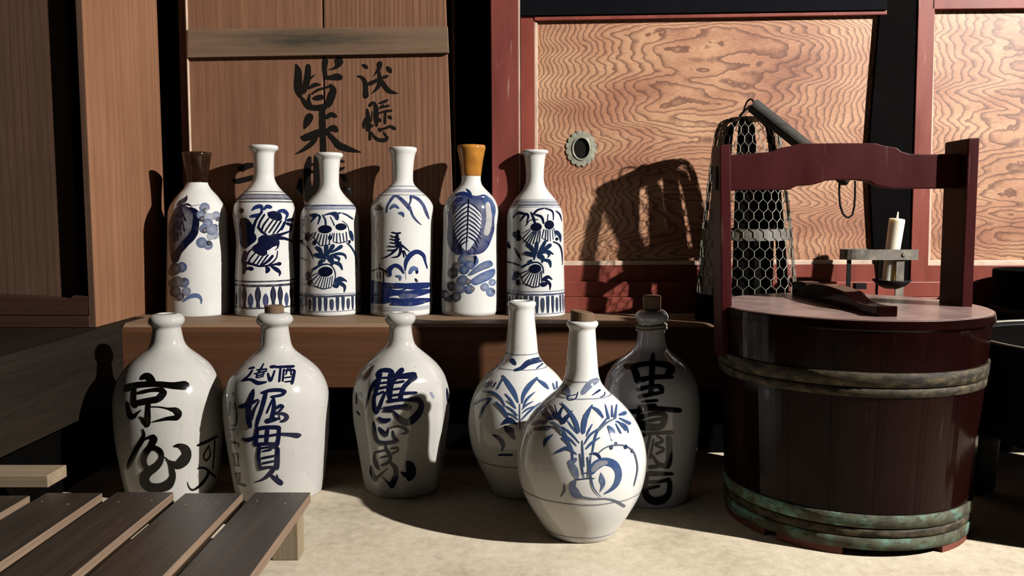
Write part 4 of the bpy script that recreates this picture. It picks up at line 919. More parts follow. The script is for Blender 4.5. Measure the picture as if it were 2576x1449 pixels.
for q in ([(820, 1200, 50), (850, 1270, 76), (912, 1335, 26)], [(888, 1175, 14), (955, 1320, 28)], [(952, 1175, 12), (992, 1325, 24)], [(1042, 1200, 16), (1005, 1290, 32), (1040, 1358, 40)], [(1040, 1362, 50), (1090, 1300, 40), (1140, 1240, 8)]): S(q, BD)
for q in ([(1025, 1155, 12), (1110, 1250, 32), (1170, 1350, 46), (1205, 1460, 40)], [(1352, 1178, 12), (1300, 1270, 48), (1266, 1360, 54), (1256, 1470, 40)], [(1340, 1195, 10), (1410, 1240, 38), (1465, 1310, 20)], [(1488, 1175, 8), (1522, 1320, 30)], [(1558, 1185, 10), (1562, 1300, 26)], [(1608, 1175, 12), (1590, 1320, 28)], [(1640, 1282, 24), (1695, 1265, 44)], [(1640, 1320, 14), (1745, 1375, 34)], [(1620, 1350, 12), (1705, 1445, 22)]): S(q)
for q in ([(1600, 1320, 12), (1500, 1370, 24), (1410, 1455, 24)], [(900, 1360, 12), (980, 1400, 28), (1030, 1460, 30)], [(700, 1372, 36), (860, 1362, 44)], [(740, 1432, 40), (890, 1422, 44)]): S(q, BG, .9)
br.crop = 'L'
for q in ([(1155, 50, 36), (1190, 120, 38), (1202, 205, 20)], [(1280, 20, 50), (1266, 120, 52), (1258, 210, 16)], [(1090, 80, 10), (1140, 150, 22), (1192, 215, 10)], [(1352, 115, 10), (1310, 190, 24), (1288, 245, 8)], [(1030, 140, 10), (1120, 210, 24), (1214, 315, 10)], [(930, 90, 14), (1010, 150, 28), (1070, 230, 28), (1105, 300, 12)], [(1010, 215, 10), (1110, 270, 24), (1185, 345, 8)], [(1040, 260, 30), (1100, 320, 36), (1138, 400, 28), (1142, 490, 14)],
          [(838, 355, 10), (860, 285, 46), (935, 225, 10)], [(950, 425, 6), (1030, 385, 36), (1090, 372, 36), (1190, 435, 8)], [(1245, 290, 10), (1250, 400, 20), (1266, 565, 10)], [(1220, 430, 14), (1240, 560, 22), (1266, 690, 8)], [(1302, 465, 16), (1310, 580, 16), (1302, 685, 8)], [(1510, 50, 16), (1420, 170, 24), (1380, 260, 24), (1350, 430, 14)], [(1270, 325, 10), (1330, 230, 24), (1430, 155, 16)], [(1288, 375, 14), (1350, 310, 28), (1430, 258, 12)],
          [(1520, 140, 26), (1560, 200, 64), (1560, 285, 14)], [(1598, 110, 8), (1640, 190, 22), (1655, 215, 8)], [(1600, 85, 10), (1700, 130, 22), (1732, 205, 10)], [(1340, 430, 8), (1330, 560, 15), (1340, 690, 18), (1370, 800, 16), (1440, 882, 6)]): S(q)
S([(1420, 420, 10), (1480, 370, 15), (1560, 340, 15), (1680, 340, 15), (1770, 390, 15), (1810, 470, 15), (1826, 600, 15), (1790, 765, 8)], BG, .95)
for x, y in ((1552, 360), (1702, 355), (1772, 398), (1600, 325)): br.O(x, y, 18, 24, BD, .9)
S([(1115, 525, 60), (1170, 490, 50)], BL, .8); S([(1125, 540, 60), (1165, 610, 80), (1192, 690, 40)], BL, .75)
S([(1320, 430, 10), (1390, 430, 32), (1430, 470, 30), (1446, 550, 10)], BD)
S([(1348, 630, 50), (1390, 555, 96), (1480, 512, 86), (1580, 542, 86), (1628, 630, 74), (1612, 730, 62), (1560, 800, 40), (1480, 852, 14)], BL, .95); S([(1360, 600, 50), (1420, 540, 60), (1500, 520, 40)], BD, .6)
S([(1442, 630, 6), (1452, 700, 62), (1462, 760, 44), (1435, 830, 6)], BL, .85)
S([(1175, 705, 12), (1300, 690, 12), (1372, 690, 10)], BD); S([(1160, 725, 50), (1140, 780, 76), (1175, 850, 96), (1232, 885, 40)], BL, .8); S([(1230, 885, 24), (1350, 906, 18), (1500, 906, 18), (1600, 932, 28), (1690, 982, 28)], BG, .9)
S([(1240, 635, 10), (1312, 630, 8)], BD); S([(1055, 750, 16), (1052, 820, 28), (1010, 885, 8)], BG)
br.build('painted_motif', g1.t)

g2 = Pot('gourd_bottle', 1312, 1256, 74, 0.0,
         [(757, 29), (760, 35.5), (766, 36), (772, 33.5), (777, 32), (800, 33), (830, 36), (860, 39), (888, 42), (905, 50), (918, 62), (935, 82), (955, 100), (980, 116), (1005, 126), (1035, 132), (1065, 134), (1095, 131), (1125, 124), (1155, 112), (1185, 97), (1210, 85), (1230, 77), (1254, 73)],
         'gourd_glaze', GOURD, 'uncorked round-bodied bottle standing behind the foremost corked one', 'bottle', 'round-bodied painted gourd bottles', n=96, shear=0.0)
br = Brush(g2.bvh, GOURD, 'K'); S = lambda p, c=BL, a=.95: br.S(p, c, a)
g2.ring(br, 1330, 892, 2.4, BG, .85); g2.ring(br, 1320, 931, 2.2, BG, .8); g2.ring(br, 1250, 1172, 3, BG, .8)
for q in ([(525, 810, 26), (600, 785, 46), (680, 725, 64), (820, 690, 54)], [(500, 700, 50), (530, 740, 40)], [(760, 790, 12), (820, 740, 20)]): S(q, BD)
for q in ([(400, 870, 26), (460, 955, 54), (520, 1050, 54), (562, 1150, 20)], [(765, 890, 24), (680, 975, 54), (622, 1070, 44), (605, 1160, 16)], [(410, 880, 20), (345, 1005, 16)], [(190, 1032, 20), (300, 1050, 32), (380, 1110, 26), (425, 1190, 14)], [(105, 1170, 14), (180, 1125, 26), (280, 1110, 20)], [(152, 1320, 14), (200, 1200, 32), (282, 1110, 14)], [(330, 1150, 24), (400, 1225, 44), (450, 1300, 30)], [(430, 1060, 10), (490, 1130, 26), (542, 1215, 8)], [(440, 1130, 8), (535, 1205, 16)],
          [(440, 1190, 10), (510, 1240, 22), (560, 1292, 8)], [(450, 1260, 10), (520, 1292, 22), (562, 1335, 8)], [(582, 1165, 8), (582, 1430, 12)], [(742, 1040, 8), (660, 1115, 26), (620, 1195, 8)], [(722, 1140, 8), (650, 1180, 20), (608, 1225, 6)], [(742, 1188, 8), (660, 1222, 20), (608, 1265, 6)], [(800, 1150, 8), (700, 1230, 22), (600, 1335, 10)], [(770, 910, 12), (840, 960, 40), (882, 1005, 16)], [(930, 950, 12), (950, 1010, 20)], [(970, 930, 12), (975, 1000, 18)]): S(q)
for q in ([(200, 995, 14), (232, 950, 18)], [(235, 990, 14), (262, 935, 18)], [(268, 985, 14), (290, 930, 16)], [(300, 990, 12), (328, 940, 16)], [(390, 1382, 14), (470, 1340, 66), (552, 1382, 16)], [(430, 1420, 44), (490, 1460, 74)]): S(q, BD)
br.crop = 'L'
for q in ([(430, 150, 50), (480, 205, 66), (520, 262, 40)], [(300, 230, 20), (360, 262, 46), (402, 330, 48), (392, 395, 14)], [(360, 440, 22), (500, 440, 22)]): S(q, BD)
br.build('painted_motif', g2.t)

# lettering on the plank door (door_1): ink straight on the boards
dv = [PY(x, y, YD) for x, y in ((300, -60), (1250, -60), (1250, 900), (300, 900))]
br = Brush(BVHTree.FromPolygons([tuple(v) for v in dv], [(0, 1, 2, 3)]), (0.02, 0.018, 0.016), 'M')
IK = LIN(34, 31, 28); S = lambda p: br.S([(a, b, c * 1.1) for a, b, c in p], IK, 1.0)
for q in ([(395, 240, 44), (430, 350, 110), (430, 500, 130), (430, 640, 140), (445, 740, 110), (480, 830, 50)], [(610, 260, 84), (605, 400, 104), (575, 580, 110), (530, 730, 70)], [(600, 530, 30), (680, 455, 34), (745, 408, 6)], [(620, 660, 40), (730, 600, 74), (825, 595, 30)], [(920, 165, 100), (905, 300, 76), (915, 420, 66)], [(920, 460, 70), (1000, 470, 74), (1120, 455, 116), (1190, 465, 96)], [(1165, 165, 150), (1150, 230, 110), (1100, 290, 50), (985, 325, 12)],
          [(1015, 600, 50), (1060, 690, 110), (1020, 830, 130), (975, 960, 100)], [(680, 760, 30), (780, 692, 44), (900, 655, 34), (1000, 625, 44)], [(640, 770, 30), (620, 890, 62), (645, 990, 92)], [(640, 1000, 90), (760, 1012, 94), (900, 1000, 110)], [(715, 840, 56), (790, 830, 90), (870, 818, 80)], [(510, 850, 56), (580, 955, 84), (640, 1015, 70)],
          [(865, 1050, 90), (868, 1250, 100), (875, 1460, 100)], [(640, 1170, 130), (590, 1280, 110), (547, 1380, 30)], [(950, 1180, 70), (1030, 1130, 80), (1110, 1165, 54)], [(1600, 240, 40), (1655, 272, 62), (1682, 295, 28)], [(1510, 440, 28), (1590, 470, 52), (1640, 560, 74), (1652, 700, 80), (1650, 800, 90)], [(1900, 212, 84), (1890, 300, 64), (1830, 390, 24), (1780, 445, 6)], [(1890, 360, 40), (1900, 480, 64), (1890, 600, 64), (1830, 690, 40), (1752, 758, 8)],
          [(1725, 575, 70), (1800, 540, 62), (1890, 490, 42), (2035, 442, 50)], [(1930, 500, 40), (1980, 600, 74), (2060, 700, 74), (2140, 732, 50), (2230, 752, 8)], [(2040, 280, 40), (2080, 330, 74), (2105, 370, 34)],
          [(1670, 1040, 40), (1690, 1200, 84), (1690, 1400, 84)], [(1720, 970, 60), (1780, 915, 44), (1828, 1000, 80), (1832, 1180, 90), (1842, 1330, 50)], [(1762, 1080, 20), (1752, 1250, 20)], [(1640, 1200, 30), (1612, 1300, 52), (1612, 1380, 30)], [(1890, 930, 30), (1980, 900, 48), (2040, 870, 30)], [(1960, 960, 30), (1900, 1012, 30)], [(1900, 1012, 30), (2060, 972, 40)], [(1880, 1110, 24), (2000, 1072, 42), (2110, 1062, 40)], [(2000, 1080, 40), (1990, 1290, 40)], [(1895, 1215, 50), (1910, 1250, 44)], [(2070, 1172, 60), (2108, 1200, 40)]): S(q)
br.crop = 'N'
for q in ([(873, -20, 100), (878, 250, 100), (885, 520, 100)], [(965, 110, 60), (1070, 90, 110), (1125, 130, 74)], [(490, 245, 40), (545, 262, 112), (680, 222, 132), (800, 172, 124)], [(760, 260, 60), (680, 360, 84), (540, 470, 62), (390, 552, 16)], [(955, 160, 60), (1060, 280, 84), (1170, 400, 114), (1300, 452, 104), (1430, 490, 62), (1565, 522, 10)],
          [(640, 620, 60), (605, 800, 116), (595, 1000, 116), (620, 1200, 124), (620, 1380, 124)], [(755, 590, 60), (760, 800, 92), (772, 1000, 104), (740, 1250, 104)], [(640, 740, 40), (720, 740, 40)], [(650, 872, 40), (730, 870, 40)], [(475, 1000, 40), (452, 1180, 104), (470, 1270, 62)], [(1190, 680, 50), (1260, 690, 28)], [(1180, 835, 66), (1262, 800, 28)], [(1195, 925, 50), (1262, 980, 84), (1290, 1060, 46)], [(1300, 1180, 120), (1385, 1240, 74)],
          [(1890, 100, 50), (1900, 130, 62)], [(1900, 125, 50), (2000, 90, 42), (2090, 60, 52), (2165, 98, 62)], [(1720, 150, 40), (1722, 290, 50)], [(1752, 160, 20), (1800, 242, 52), (1880, 300, 62), (2000, 300, 72), (2042, 250, 40)], [(2030, 250, 40), (1990, 200, 40), (1970, 160, 30)], [(1700, 60, 62), (1780, 42, 40)]): S(q)
br.crop = 'A'
for q in ([(1545, 445, 56), (1600, 470, 66), (1640, 425, 96), (1760, 400, 62)], [(1455, 640, 40), (1510, 650, 74), (1650, 620, 74), (1775, 590, 74)]): S(q)
br.build('brush_lettering', d1)
# ================================================================== lidded bucket
ZL = 0.303                                     # top of the lid
bf = PZ(2113, 1404, 0.0); RB = px_len(283, bf) * 1.155
BY = bf.y + RB; BX = PY(2113, 1330, BY).x
def bk_r(z): return RB + (z - 0.03) * 0.062
bkt = thing('lidded_bucket', (BX, BY, 0), 'dark red lacquered wooden bucket with lid, arched carrying handle and copper hoops', 'bucket')
NST = 20
m0 = math.pi / NST
for k in range(NST):
    a = 2 * math.pi * k / NST
    g = 0.0012
    prof = []
    o = MB()
    vs = []; ns = 6
    for z in (0.030, 0.29):
        r = bk_r(z)
        for rr in (r, r - 0.016):
            for i in range(ns + 1):
                q = a - m0 + g + (2 * m0 - 2 * g) * i / ns
                rq = rr - (0.0004 if (rr == r and i in (0, ns)) else 0)
                vs.append((BX + rq * math.sin(q), BY - rq * math.cos(q), z))
    n1 = ns + 1; fs = []
    for i in range(ns):
        fs += [(i, i + 1, 2 * n1 + i + 1, 2 * n1 + i), (n1 + i, 3 * n1 + i, 3 * n1 + i + 1, n1 + i + 1), (i, n1 + i, n1 + i + 1, i + 1), (2 * n1 + i, 2 * n1 + i + 1, 3 * n1 + i + 1, 3 * n1 + i)]
    fs += [(0, 2 * n1, 3 * n1, n1), (ns, n1 + ns, 3 * n1 + ns, 2 * n1 + ns)]
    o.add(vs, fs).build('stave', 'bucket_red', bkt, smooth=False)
MB().lathe((BX, BY, 0), [(0.0002, 0.035), (RB - 0.012, 0.035), (RB - 0.012, 0.045), (0.0002, 0.045)], 48).build('bottom_board', 'black_wood', bkt)
MB().lathe((BX, BY, 0), [(bk_r(0.1) - 0.005, 0.05), (bk_r(0.28) - 0.005, 0.28)], 48).build('inner_lining', 'black_wood', bkt)
def hoop(name, z0, z1, off, mat):
    r0, r1 = bk_r(z0), bk_r(z1)
    MB().lathe((BX, BY, 0), [(r0 - 0.001, z0), (r0 + off, z0 + 0.0006), (r0 + off * 1.15, (z0 + z1) / 2), (r1 + off, z1 - 0.0006), (r1 - 0.001, z1), (r0 - 0.001, z0)], 96).build(name, mat, bkt, smooth=True)
def zfront(y):
    for it in range(3):
        pass
    return PY(2113, y, BY - RB - 0.008).z
hoop('hoop', zfront(975), zfront(937), 0.0028, 'hoop_copper')
hoop('hoop', zfront(1001), zfront(977), 0.0020, 'hoop_copper')
hoop('hoop', zfront(1336), zfront(1302), 0.0030, 'verdigris')
hoop('hoop', zfront(1360), zfront(1338), 0.0022, 'hoop_copper')
hoop('hoop', zfront(1392), zfront(1361), 0.0034, 'verdigris')
for a in (-2.6, -1.35, -0.62, 0.72, 1.7, 2.6):
    w = 0.26 if abs(a) < 1 else 0.35
    ft = MB()
    vs = []; ns = 6
    for z in (0.0, 0.031):
        for rr in (bk_r(0.03), bk_r(0.03) - 0.018):
            for i in range(ns + 1):
                q = a - w + 2 * w * i / ns; vs.append((BX + rr * math.sin(q), BY - rr * math.cos(q), z))
    fs = []
    for i in range(ns):
        fs += [(i, i + 1, 2 * n1 + i + 1, 2 * n1 + i), (n1 + i, 3 * n1 + i, 3 * n1 + i + 1, n1 + i + 1), (i, n1 + i, n1 + i + 1, i + 1), (2 * n1 + i, 2 * n1 + i + 1, 3 * n1 + i + 1, 3 * n1 + i)]
    fs += [(0, 2 * n1, 3 * n1, n1), (ns, n1 + ns, 3 * n1 + ns, 2 * n1 + ns)]
    ft.add(vs, fs).build('foot', 'foot_worn' if 'foot_worn' in MATS else 'bucket_red', bkt)
# lid with overhanging rim
RL = px_len(322, PZ(2137, 767, ZL)); LX = PY(2137, 767, BY).x
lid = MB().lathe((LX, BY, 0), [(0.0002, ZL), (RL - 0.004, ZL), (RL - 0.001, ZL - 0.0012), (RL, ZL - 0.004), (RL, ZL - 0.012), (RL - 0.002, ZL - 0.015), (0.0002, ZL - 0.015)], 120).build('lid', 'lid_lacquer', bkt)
rimm = MB().lathe((LX, BY, 0), [(RL - 0.002, ZL - 0.0005), (RL + 0.0006, ZL - 0.003), (RL + 0.0006, ZL - 0.0125), (RL - 0.002, ZL - 0.0155)], 120).build('lid_rim', 'bucket_red', lid)
# bar across the lid, scooped at its ends
A_, B_ = PZ(2012, 741, ZL), PZ(2232, 797, ZL)
d = (B_ - A_); L_ = d.length; d.normalize(); nrm = Vector((-d.y, d.x, 0))
top = [(0.0, 0.020), (0.06, 0.023), (0.16, 0.0235), (0.20, 0.019), (0.25, 0.0235), (0.45, 0.026), (0.66, 0.0225), (0.70, 0.018), (0.78, 0.0125), (0.90, 0.0115), (1.0, 0.0135)]
pts = [A_ + d * (L_ * u) + Vector((0, 0, h)) for u, h in crom(top, 0.02)]
pts = pts + [B_.copy(), A_.copy()]
MB().prism([p - nrm * 0.013 for p in pts], nrm * 0.026).build('lid_bar', 'lid_bar_wood' if 'lid_bar_wood' in MATS else 'bucket_red', lid, bevel=0.0012)
# carrying handle: two posts and a shaped beam
YH = BY
TH = 0.020
def post(xl0, xr0, y0, xl1, xr1, y1, name, mat, chamfer, depth):
    Yf = YH - depth / 2
    pf = [PY(xl0, y0 + chamfer, Yf), PY(xl0 + chamfer * .4, y0, Yf), PY(xr0, y0 - 2, Yf), PY(xr1, y1, Yf), PY(xl1, y1, Yf)]
    return MB().prism(pf, (0, depth, 0)).build(name, mat, bkt, bevel=0.0015)
pl = post(1811, 1838, 365, 1816, 1843, 900, 'post', 'bucket_handle_red', 6, 0.046)
pr_ = post(2436, 2465, 348, 2414, 2441, 900, 'post', 'bucket_handle_red', 4, 0.062)
beam = [(1836, 390), (1940, 382), (1958, 376), (1972, 370), (1995, 366), (2012, 361), (2110, 360), (2204, 360), (2218, 365), (2234, 368), (2256, 371), (2268, 381), (2290, 387), (2340, 388), (2440, 386),
        (2440, 474), (2260, 474), (2236, 473), (2206, 466), (2188, 456), (2160, 452), (2110, 452), (2080, 454), (2056, 462), (2038, 466), (2008, 467), (1996, 472), (1988, 477), (1836, 479)]
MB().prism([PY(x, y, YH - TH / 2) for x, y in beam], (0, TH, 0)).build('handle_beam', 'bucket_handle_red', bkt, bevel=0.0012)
# tenon end showing in the outer face of the left post
tp = PY(1811, 450, YH); xx = PY(1811, 450, YH - 0.023).x
MB().box((xx - 0.0025, YH - 0.010, PY(1811, 478, YH).z), (xx + 0.004, YH + 0.012, PY(1811, 420, YH).z)).build('tenon', 'mortise', pl)

# ================================================================== wire-mesh lamp cage
CYc = YS - 0.006 - px_len(122, PY(1877, 745, 1.48)) * 1.05; CXp = 1877
cb = PY(CXp, 800, CYc); czb = ZS
cage = thing('lamp_cage', (PY(CXp, 745, CYc).x, CYc, ZS), 'bell-shaped hexagonal wire mesh lamp cage behind the red bucket', 'lamp cage')
ccx = PY(CXp, 745, CYc).x
crows = [(299, 44), (303, 60), (312, 70), (330, 77), (355, 82), (400, 88), (470, 97), (560, 107), (640, 114), (742, 122)]
cprof = crom([(PY(CXp, y, CYc).z, px_len(h, PY(CXp, y, CYc))) for y, h in crows], 0.004)
ztop_c, zbot_c = cprof[0][0], cprof[-1][0]
arc = [0.0]
for (z1, r1), (z2, r2) in zip(cprof, cprof[1:]): arc.append(arc[-1] + math.hypot(z1 - z2, r1 - r2))
SH = -0.006 / 0.3
def cpt(u, a, off=0.0):
    s_ = u * arc[-1]
    for i in range(len(arc) - 1):
        if arc[i] <= s_ <= arc[i + 1] + 1e-9:
            q = (s_ - arc[i]) / max(1e-9, arc[i + 1] - arc[i])
            z = cprof[i][0] + (cprof[i + 1][0] - cprof[i][0]) * q; r = cprof[i][1] + (cprof[i + 1][1] - cprof[i][1]) * q + off
            return Vector((ccx + r * math.sin(a) + SH * (z - zbot_c), CYc - r * math.cos(a), z))
NH, ROWS = 28, 20
mesh = MB()
for j in range(ROWS):
    u0, u1, u2 = j / ROWS, (j + 0.55) / ROWS, (j + 1) / ROWS
    for i in range(NH):
        sft = 0.5 * (j % 2)
        a = 2 * math.pi * (i + sft) / NH; al = 2 * math.pi * (i + sft - 0.5) / NH; ar = 2 * math.pi * (i + sft + 0.5) / NH
        mesh.tube([cpt(u0, a), cpt(u1, a)], 0.00075, 4)
        mesh.tube([cpt(u1, a), cpt(u2, al)], 0.0006, 4); mesh.tube([cpt(u1, a), cpt(u2, ar)], 0.0006, 4)
mesh.build('wire_mesh', 'wire', cage)
for k in (1, 2, 3, 4, 5, 6, 7):
    a0 = math.radians(22.5 + 45 * k); w = math.radians(9.5)
    vs = []; fs = []; n = 14
    for i in range(n + 1):
        u = 0.004 + 0.992 * i / n
        for off in (-0.0016, -0.0034):
            for q in (-1, 0, 1): vs.append(cpt(u, a0 + q * w, off))
    for i in range(n):
        b = i * 6
        for q in range(2):
            fs += [(b + q, b + q + 1, b + q + 7, b + q + 6), (b + 3 + q, b + 9 + q, b + 10 + q, b + 4 + q)]
        fs += [(b, b + 6, b + 9, b + 3), (b + 2, b + 5, b + 11, b + 8)]
    fs += [(0, 1, 4, 3), (1, 2, 5, 4), (n * 6, n * 6 + 3, n * 6 + 4, n * 6 + 1), (n * 6 + 1, n * 6 + 4, n * 6 + 5, n * 6 + 2)]
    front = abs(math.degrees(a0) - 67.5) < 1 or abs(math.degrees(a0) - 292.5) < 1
    mesh_obj('strap', vs, fs, 'strap_iron' if front else 'strap_shaded', cage)  # side straps get the lit tone, the others the shaded one
def cring(u0, u1, off, thick, name, mat):
    vs = []; fs = []; n = 64
    for k in range(n):
        a = 2 * math.pi * k / n
        vs += [cpt(u0, a, off), cpt(u1, a, off), cpt(u1, a, off - thick), cpt(u0, a, off - thick)]
    for k in range(n):
        b, c = 4 * k, 4 * ((k + 1) % n)
        for q in range(4): fs.append((b + q, b + (q + 1) % 4, c + (q + 1) % 4, c + q))
    mesh_obj(name, vs, fs, mat, cage, smooth=False)
cring(0.635, 0.695, -0.0010, 0.0018, 'middle_band', 'strap_iron')
cring(0.0, 0.03, 0.0, 0.002, 'top_ring', 'strap_iron')
tp = cprof[0]
MB().lathe((ccx + SH * (ztop_c - zbot_c), CYc, 0), [(0.0002, ztop_c + 0.001), (tp[1] + 0.001, ztop_c + 0.001), (tp[1] + 0.001, ztop_c - 0.002), (0.0002, ztop_c - 0.002)], 40).build('top_plate', 'strap_iron', cage)
rb_ = cprof[-1][1]
MB().lathe((ccx, CYc, 0), [(0.0002, ZS), (rb_ * 1.03, ZS), (rb_ * 1.03, ZS + 0.012), (rb_ * 0.99, ZS + 0.016), (rb_ * 1.01, zbot_c + 0.004), (rb_ * 0.96, zbot_c + 0.004), (rb_ * 0.94, ZS + 0.01), (0.0002, ZS + 0.01)], 64).build('base', 'dull_black', cage)

# dark pillar added inside the cage for its black column and denser shadow
ip = PY(1914, 600, CYc + 0.01); hw_ = px_len(25, ip); zt_i = PY(1914, 470, CYc).z
MB().box((ip.x - hw_, CYc - 0.010, ZS + 0.008), (ip.x + hw_, CYc + 0.022, zt_i)).build('dark_pillar', 'strap_shaded', cage, bevel=0.002)
# the wooden grip that lies across the cage, wires at both ends
ra, rb2 = PY(1893, 264, CYc - 0.045), PY(2136, 458, CYc - 0.095)
grip = cage
rr = px_len(18.5, ra)
MB().tube([ra, ra + (rb2 - ra) * 0.02, ra + (rb2 - ra) * 0.97, rb2], [rr * 0.97, rr, rr * 0.93, rr * 0.6], 20).build('carrying_rod', 'rod_wood', grip)['label'] = 'dark grey wooden carrying rod on wire hooks'
w1 = [PY(1898, 262, CYc - 0.033), PY(1893, 252, CYc - 0.030), PY(1886, 250, CYc - 0.025), PY(1878, 258, CYc - 0.015), PY(1872, 274, CYc - 0.005), PY(1864, 292, CYc)]
MB().tube([Vector(p) for p in crom([tuple(p) for p in w1], 0.003)], 0.0016, 6).build('wire_hook', 'iron', grip)
w2 = [PY(1898, 268, CYc - 0.005), PY(1886, 268, CYc - 0.005), PY(1872, 280, CYc - 0.003), PY(1860, 293, CYc)]
MB().tube([Vector(p) for p in crom([tuple(p) for p in w2], 0.003)], 0.0022, 6).build('wire_hook', 'iron', grip)
w3 = [PY(x, y, CYc - 0.09) for x, y in ((2112, 452), (2111, 480), (2113, 515), (2120, 537), (2134, 548), (2144, 541), (2149, 520), (2151, 490), (2151, 455))]
MB().tube([Vector(p) for p in crom([tuple(p) for p in w3], 0.004)], 0.0017, 6).build('wire_loop', 'iron', grip)

# ================================================================== candle holder with candle
YQ = YS - 0.075
hold = thing('candle_holder', tuple(PY(2220, 740, YQ)), 'rusty iron candle bracket with thin legs and drip dish behind the bucket lid', 'candle holder')
bx = MB()
z_up, z_lo = PY(2200, 627, YQ).z, PY(2200, 653, YQ).z
rail = [(2301, YQ - 0.012), (2240, YQ - 0.014), (2170, YQ - 0.014), (2138, YQ - 0.010), (2124, YQ - 0.002), (2119, YQ + 0.008), (2126, YQ + 0.018), (2150, YQ + 0.024), (2232, YQ + 0.024)]
pl_ = [Vector((PY(x, 640, YQ).x, y, 0)) for x, y in rail]
pl_ = [Vector(p) for p in crom([tuple(p) for p in pl_], 0.006)]
vs = []; fs = []
for i, p in enumerate(pl_):
    a = pl_[max(0, i - 1)]; b = pl_[min(len(pl_) - 1, i + 1)]; dd = (b - a).normalized(); nn = Vector((-dd.y, dd.x, 0)) * 0.0016
    vs += [p + nn + Vector((0, 0, z_lo)), p + nn + Vector((0, 0, z_up)), p - nn + Vector((0, 0, z_up)), p - nn + Vector((0, 0, z_lo))]
for i in range(len(pl_) - 1):
    for q in range(4): fs.append((4 * i + q, 4 * i + (q + 1) % 4, 4 * i + 4 + (q + 1) % 4, 4 * i + 4 + q))
fs += [(0, 3, 2, 1), (4 * len(pl_) - 4, 4 * len(pl_) - 3, 4 * len(pl_) - 2, 4 * len(pl_) - 1)]
mesh_obj('bracket_band', vs, fs, 'old_iron', hold)
rv = PY(2273, 641, YQ - 0.0145)
MB().lathe((0, 0, 0), [(0.0002, -0.002), (0.0035, -0.0012), (0.004, 0.001)], 16).build('tmp', 'old_iron') if False else None
nv = MB()
nn = 14
nv.add([(rv.x + 0.0042 * math.cos(2 * math.pi * k / nn), rv.y - 0.0002, rv.z + 0.0042 * math.sin(2 * math.pi * k / nn)) for k in range(nn)] + [(rv.x + 0.003 * math.cos(2 * math.pi * k / nn), rv.y - 0.0025, rv.z + 0.003 * math.sin(2 * math.pi * k / nn)) for k in range(nn)],
       [tuple(range(nn, 2 * nn))] + [(k, (k + 1) % nn, (k + 1) % nn + nn, k + nn) for k in range(nn)])
nv.build('rivet', 'old_iron', hold)
def leg_at(x0, x1, ytop, Y, name, mat, th=0.003):
    a = PY(x0, ytop, Y); b = PY(x1, ytop, Y)
    MB().box((a.x, Y, ZS), (b.x, Y + th, a.z)).build(name, mat, hold)
leg_at(2132, 2142, 652, YQ - 0.006, 'leg', 'iron')
leg_at(2256, 2276, 650, YQ - 0.012, 'leg', 'old_iron')
leg_at(2207, 2212, 640, YQ + 0.022, 'leg', 'iron')
MB().box((PY(2151, 720, YQ).x, YQ - 0.004, PY(2151, 727, YQ).z), (PY(2178, 720, YQ).x, YQ + 0.01, PY(2151, 713, YQ).z)).build('foot_block', 'iron', hold)
a, b = PY(2211, 652, YQ + 0.017), PY(2228, 700, YQ + 0.017)
MB().box((a.x, a.y, b.z), (b.x, a.y + 0.001, a.z)).build('paper_strip', 'paper_strip', hold)
dc = PY(2243, 704, YQ + 0.005); rd = px_len(47, dc)
MB().lathe((dc.x, dc.y, 0), [(0.0002, dc.z - 0.016), (rd * 0.35, dc.z - 0.0155), (rd * 0.7, dc.z - 0.010), (rd, dc.z), (rd * 0.97, dc.z + 0.0005), (rd * 0.68, dc.z - 0.0085), (0.0002, dc.z - 0.0135)], 40).build('drip_dish', 'iron', hold, smooth=True)
cb_ = PY(2234, 708, YQ + 0.005); ct = PY(2257, 551, YQ + 0.005)
can = thing('candle', tuple(cb_), 'unlit ivory candle leaning slightly in the iron bracket', 'candle')
rc = px_len(18.5, ct)
ax = (ct - cb_)
MB().tube([cb_, cb_ + ax * 0.3, cb_ + ax * 0.97, ct, ct + ax * 0.008], [rc * 0.80, rc * 0.9, rc * 1.02, rc * 0.98, rc * 0.7], 28).build('wax_body', 'wax', can, smooth=False)
MB().tube([ct, ct + Vector((0.001, 0, 0.013))], [0.0022, 0.0011], 8).build('wick', 'wax', can)

# ================================================================== iron pot at the right edge
pot_c = Vector((0.905, 1.16, 0))
ipot = thing('iron_pot', tuple(pot_c), 'large black iron pot on stout legs at the right edge', 'pot')
zr, zbm_ = 0.252, 0.100
MB().lathe(pot_c, [(0.0002, zbm_), (0.18, zbm_), (0.208, zbm_ + 0.010), (0.226, zbm_ + 0.05), (0.232, zr - 0.04), (0.233, zr - 0.012), (0.238, zr - 0.008), (0.240, zr), (0.230, zr + 0.001), (0.226, zr - 0.005)], 96).build('body', 'iron', ipot, smooth=True)
MB().lathe(pot_c, [(0.2262, zr - 0.006), (0.05, zr - 0.004), (0.0002, zr - 0.003)], 64).build('mouth_shade', 'shade_black', ipot)  # black disc added in place of the pot's shaded inside
MB().tube([(pot_c.x + 0.2360 * math.cos(2 * math.pi * k / 96), pot_c.y + 0.2360 * math.sin(2 * math.pi * k / 96), zr) for k in range(96)], 0.0032, 8, True).build('rim', 'wire', ipot, smooth=True)  # pale tube puts the highlight of the iron rim into its colour
lc = PZ(2460, 1238, 0.0)
for k in range(3):
    if k == 0: p = Vector((lc.x, lc.y, 0))
    else:
        q = math.atan2(lc.y - pot_c.y, lc.x - pot_c.x) + k * 2 * math.pi / 3; p = pot_c + Vector((math.cos(q), math.sin(q), 0)) * 0.19
    MB().lathe((p.x, p.y, 0), [(0.0002, 0), (0.014, 0), (0.021, 0.005), (0.0235, 0.015), (0.0245, 0.045), (0.026, 0.08), (0.03, 0.112), (0.0002, 0.113)], 28).build('leg', 'iron', ipot, smooth=True)
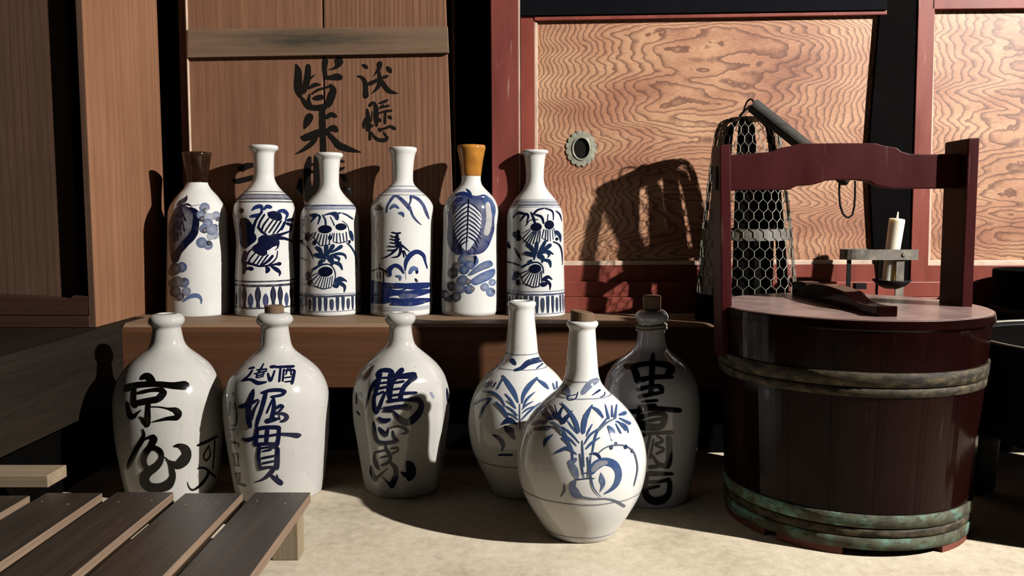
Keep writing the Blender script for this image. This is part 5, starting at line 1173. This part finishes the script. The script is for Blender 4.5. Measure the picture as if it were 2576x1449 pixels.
# dark tub standing on the platform at the right edge
tb = Vector((PY(2512, 740, YS - 0.095).x + 0.085, YS - 0.095, ZS))
tub = thing('wooden_tub', tuple(tb), 'dark round wooden tub on the platform, cut by the right edge', 'tub')
zt_ = PY(2560, 687, YS - 0.18).z
MB().lathe(tb, [(0.0002, ZS), (0.078, ZS), (0.083, ZS + 0.006), (0.0855, zt_ - 0.004), (0.084, zt_), (0.079, zt_), (0.078, zt_ - 0.03), (0.0002, zt_ - 0.03)], 56).build('body', 'dull_black', tub, smooth=False)
MB().lathe(tb, [(0.0838, ZS + 0.012), (0.0862, ZS + 0.013), (0.0864, ZS + 0.021), (0.084, ZS + 0.022)], 56).build('hoop', 'iron', tub)

# ================================================================== slatted bench in front, left
ZBN, TB = 0.080, 0.0135
YE = PZ(700, 1238, ZBN).y
bench = thing('slatted_bench', (-0.45, 0.8, 0), 'low dark slatted bench in the near left corner', 'bench')
def bx_at(x): return PZ(x, 1240, ZBN).x
edges = [(640, 780, 0.0), (466, 611, -0.003), (290, 434, 0.001), (115, 257, -0.002), (-60, 86, -0.012), (-250, -95, 0.0)]
for i, (xl, xr, dy) in enumerate(edges):
    x0_, x1_ = bx_at(xl), bx_at(xr)
    y1_ = YE + dy
    m = MB().box((x0_, 0.25, ZBN - TB), (x1_, y1_, ZBN))
    pk = mesh_obj('plank', m.v, m.f, None, bench, bevel=0.0012, mats=['bench_wood', 'bench_edge'], fmat=[0, 0, 0, 1, 0, 1])
    for j in range(2):
        h = Vector((x0_ + (x1_ - x0_) * (0.22 + 0.52 * j + 0.05 * ((i * 7 + j * 3) % 3 - 1)), y1_ - 0.032 - 0.005 * ((i * 5 + j * 2) % 3), ZBN))
        MB().lathe((h.x, h.y, 0), [(0.0016, ZBN - 0.0005), (0.0013, ZBN + 0.0005), (0.0002, ZBN + 0.0007)], 10).build('nail', 'old_iron', pk)
lg = PZ(752, 1407, 0.0)
xr_ = bx_at(771)
for yy_ in (lg.y - 0.004, 0.42):
    for k, xx_ in enumerate((xr_ - 0.040, -0.86)):
        MB().box((xx_, yy_, 0), (xx_ + 0.033, yy_ + 0.030, ZBN - TB)).build('leg', 'leg_wood', bench, bevel=0.001)
    MB().box((-0.86, yy_ + 0.006, ZBN - TB - 0.022), (xr_ - 0.042, yy_ + 0.024, ZBN - TB)).build('cross_bar', 'bench_wood', bench)
# loose beam lying across the far end of the bench
n0 = PZ(121, 1227, ZBN)
beam_t = thing('wooden_beam', (n0.x - 0.2, n0.y, ZBN), 'pale sawn timber beam lying across the end of the bench', 'beam')
zt2 = PY(121, 1196, n0.y).z
yb2 = PZ(157, 1169, zt2).y
MB().box((-1.05, n0.y, ZBN), (n0.x, yb2, zt2)).build('timber', 'raw_wood', beam_t, bevel=0.001)
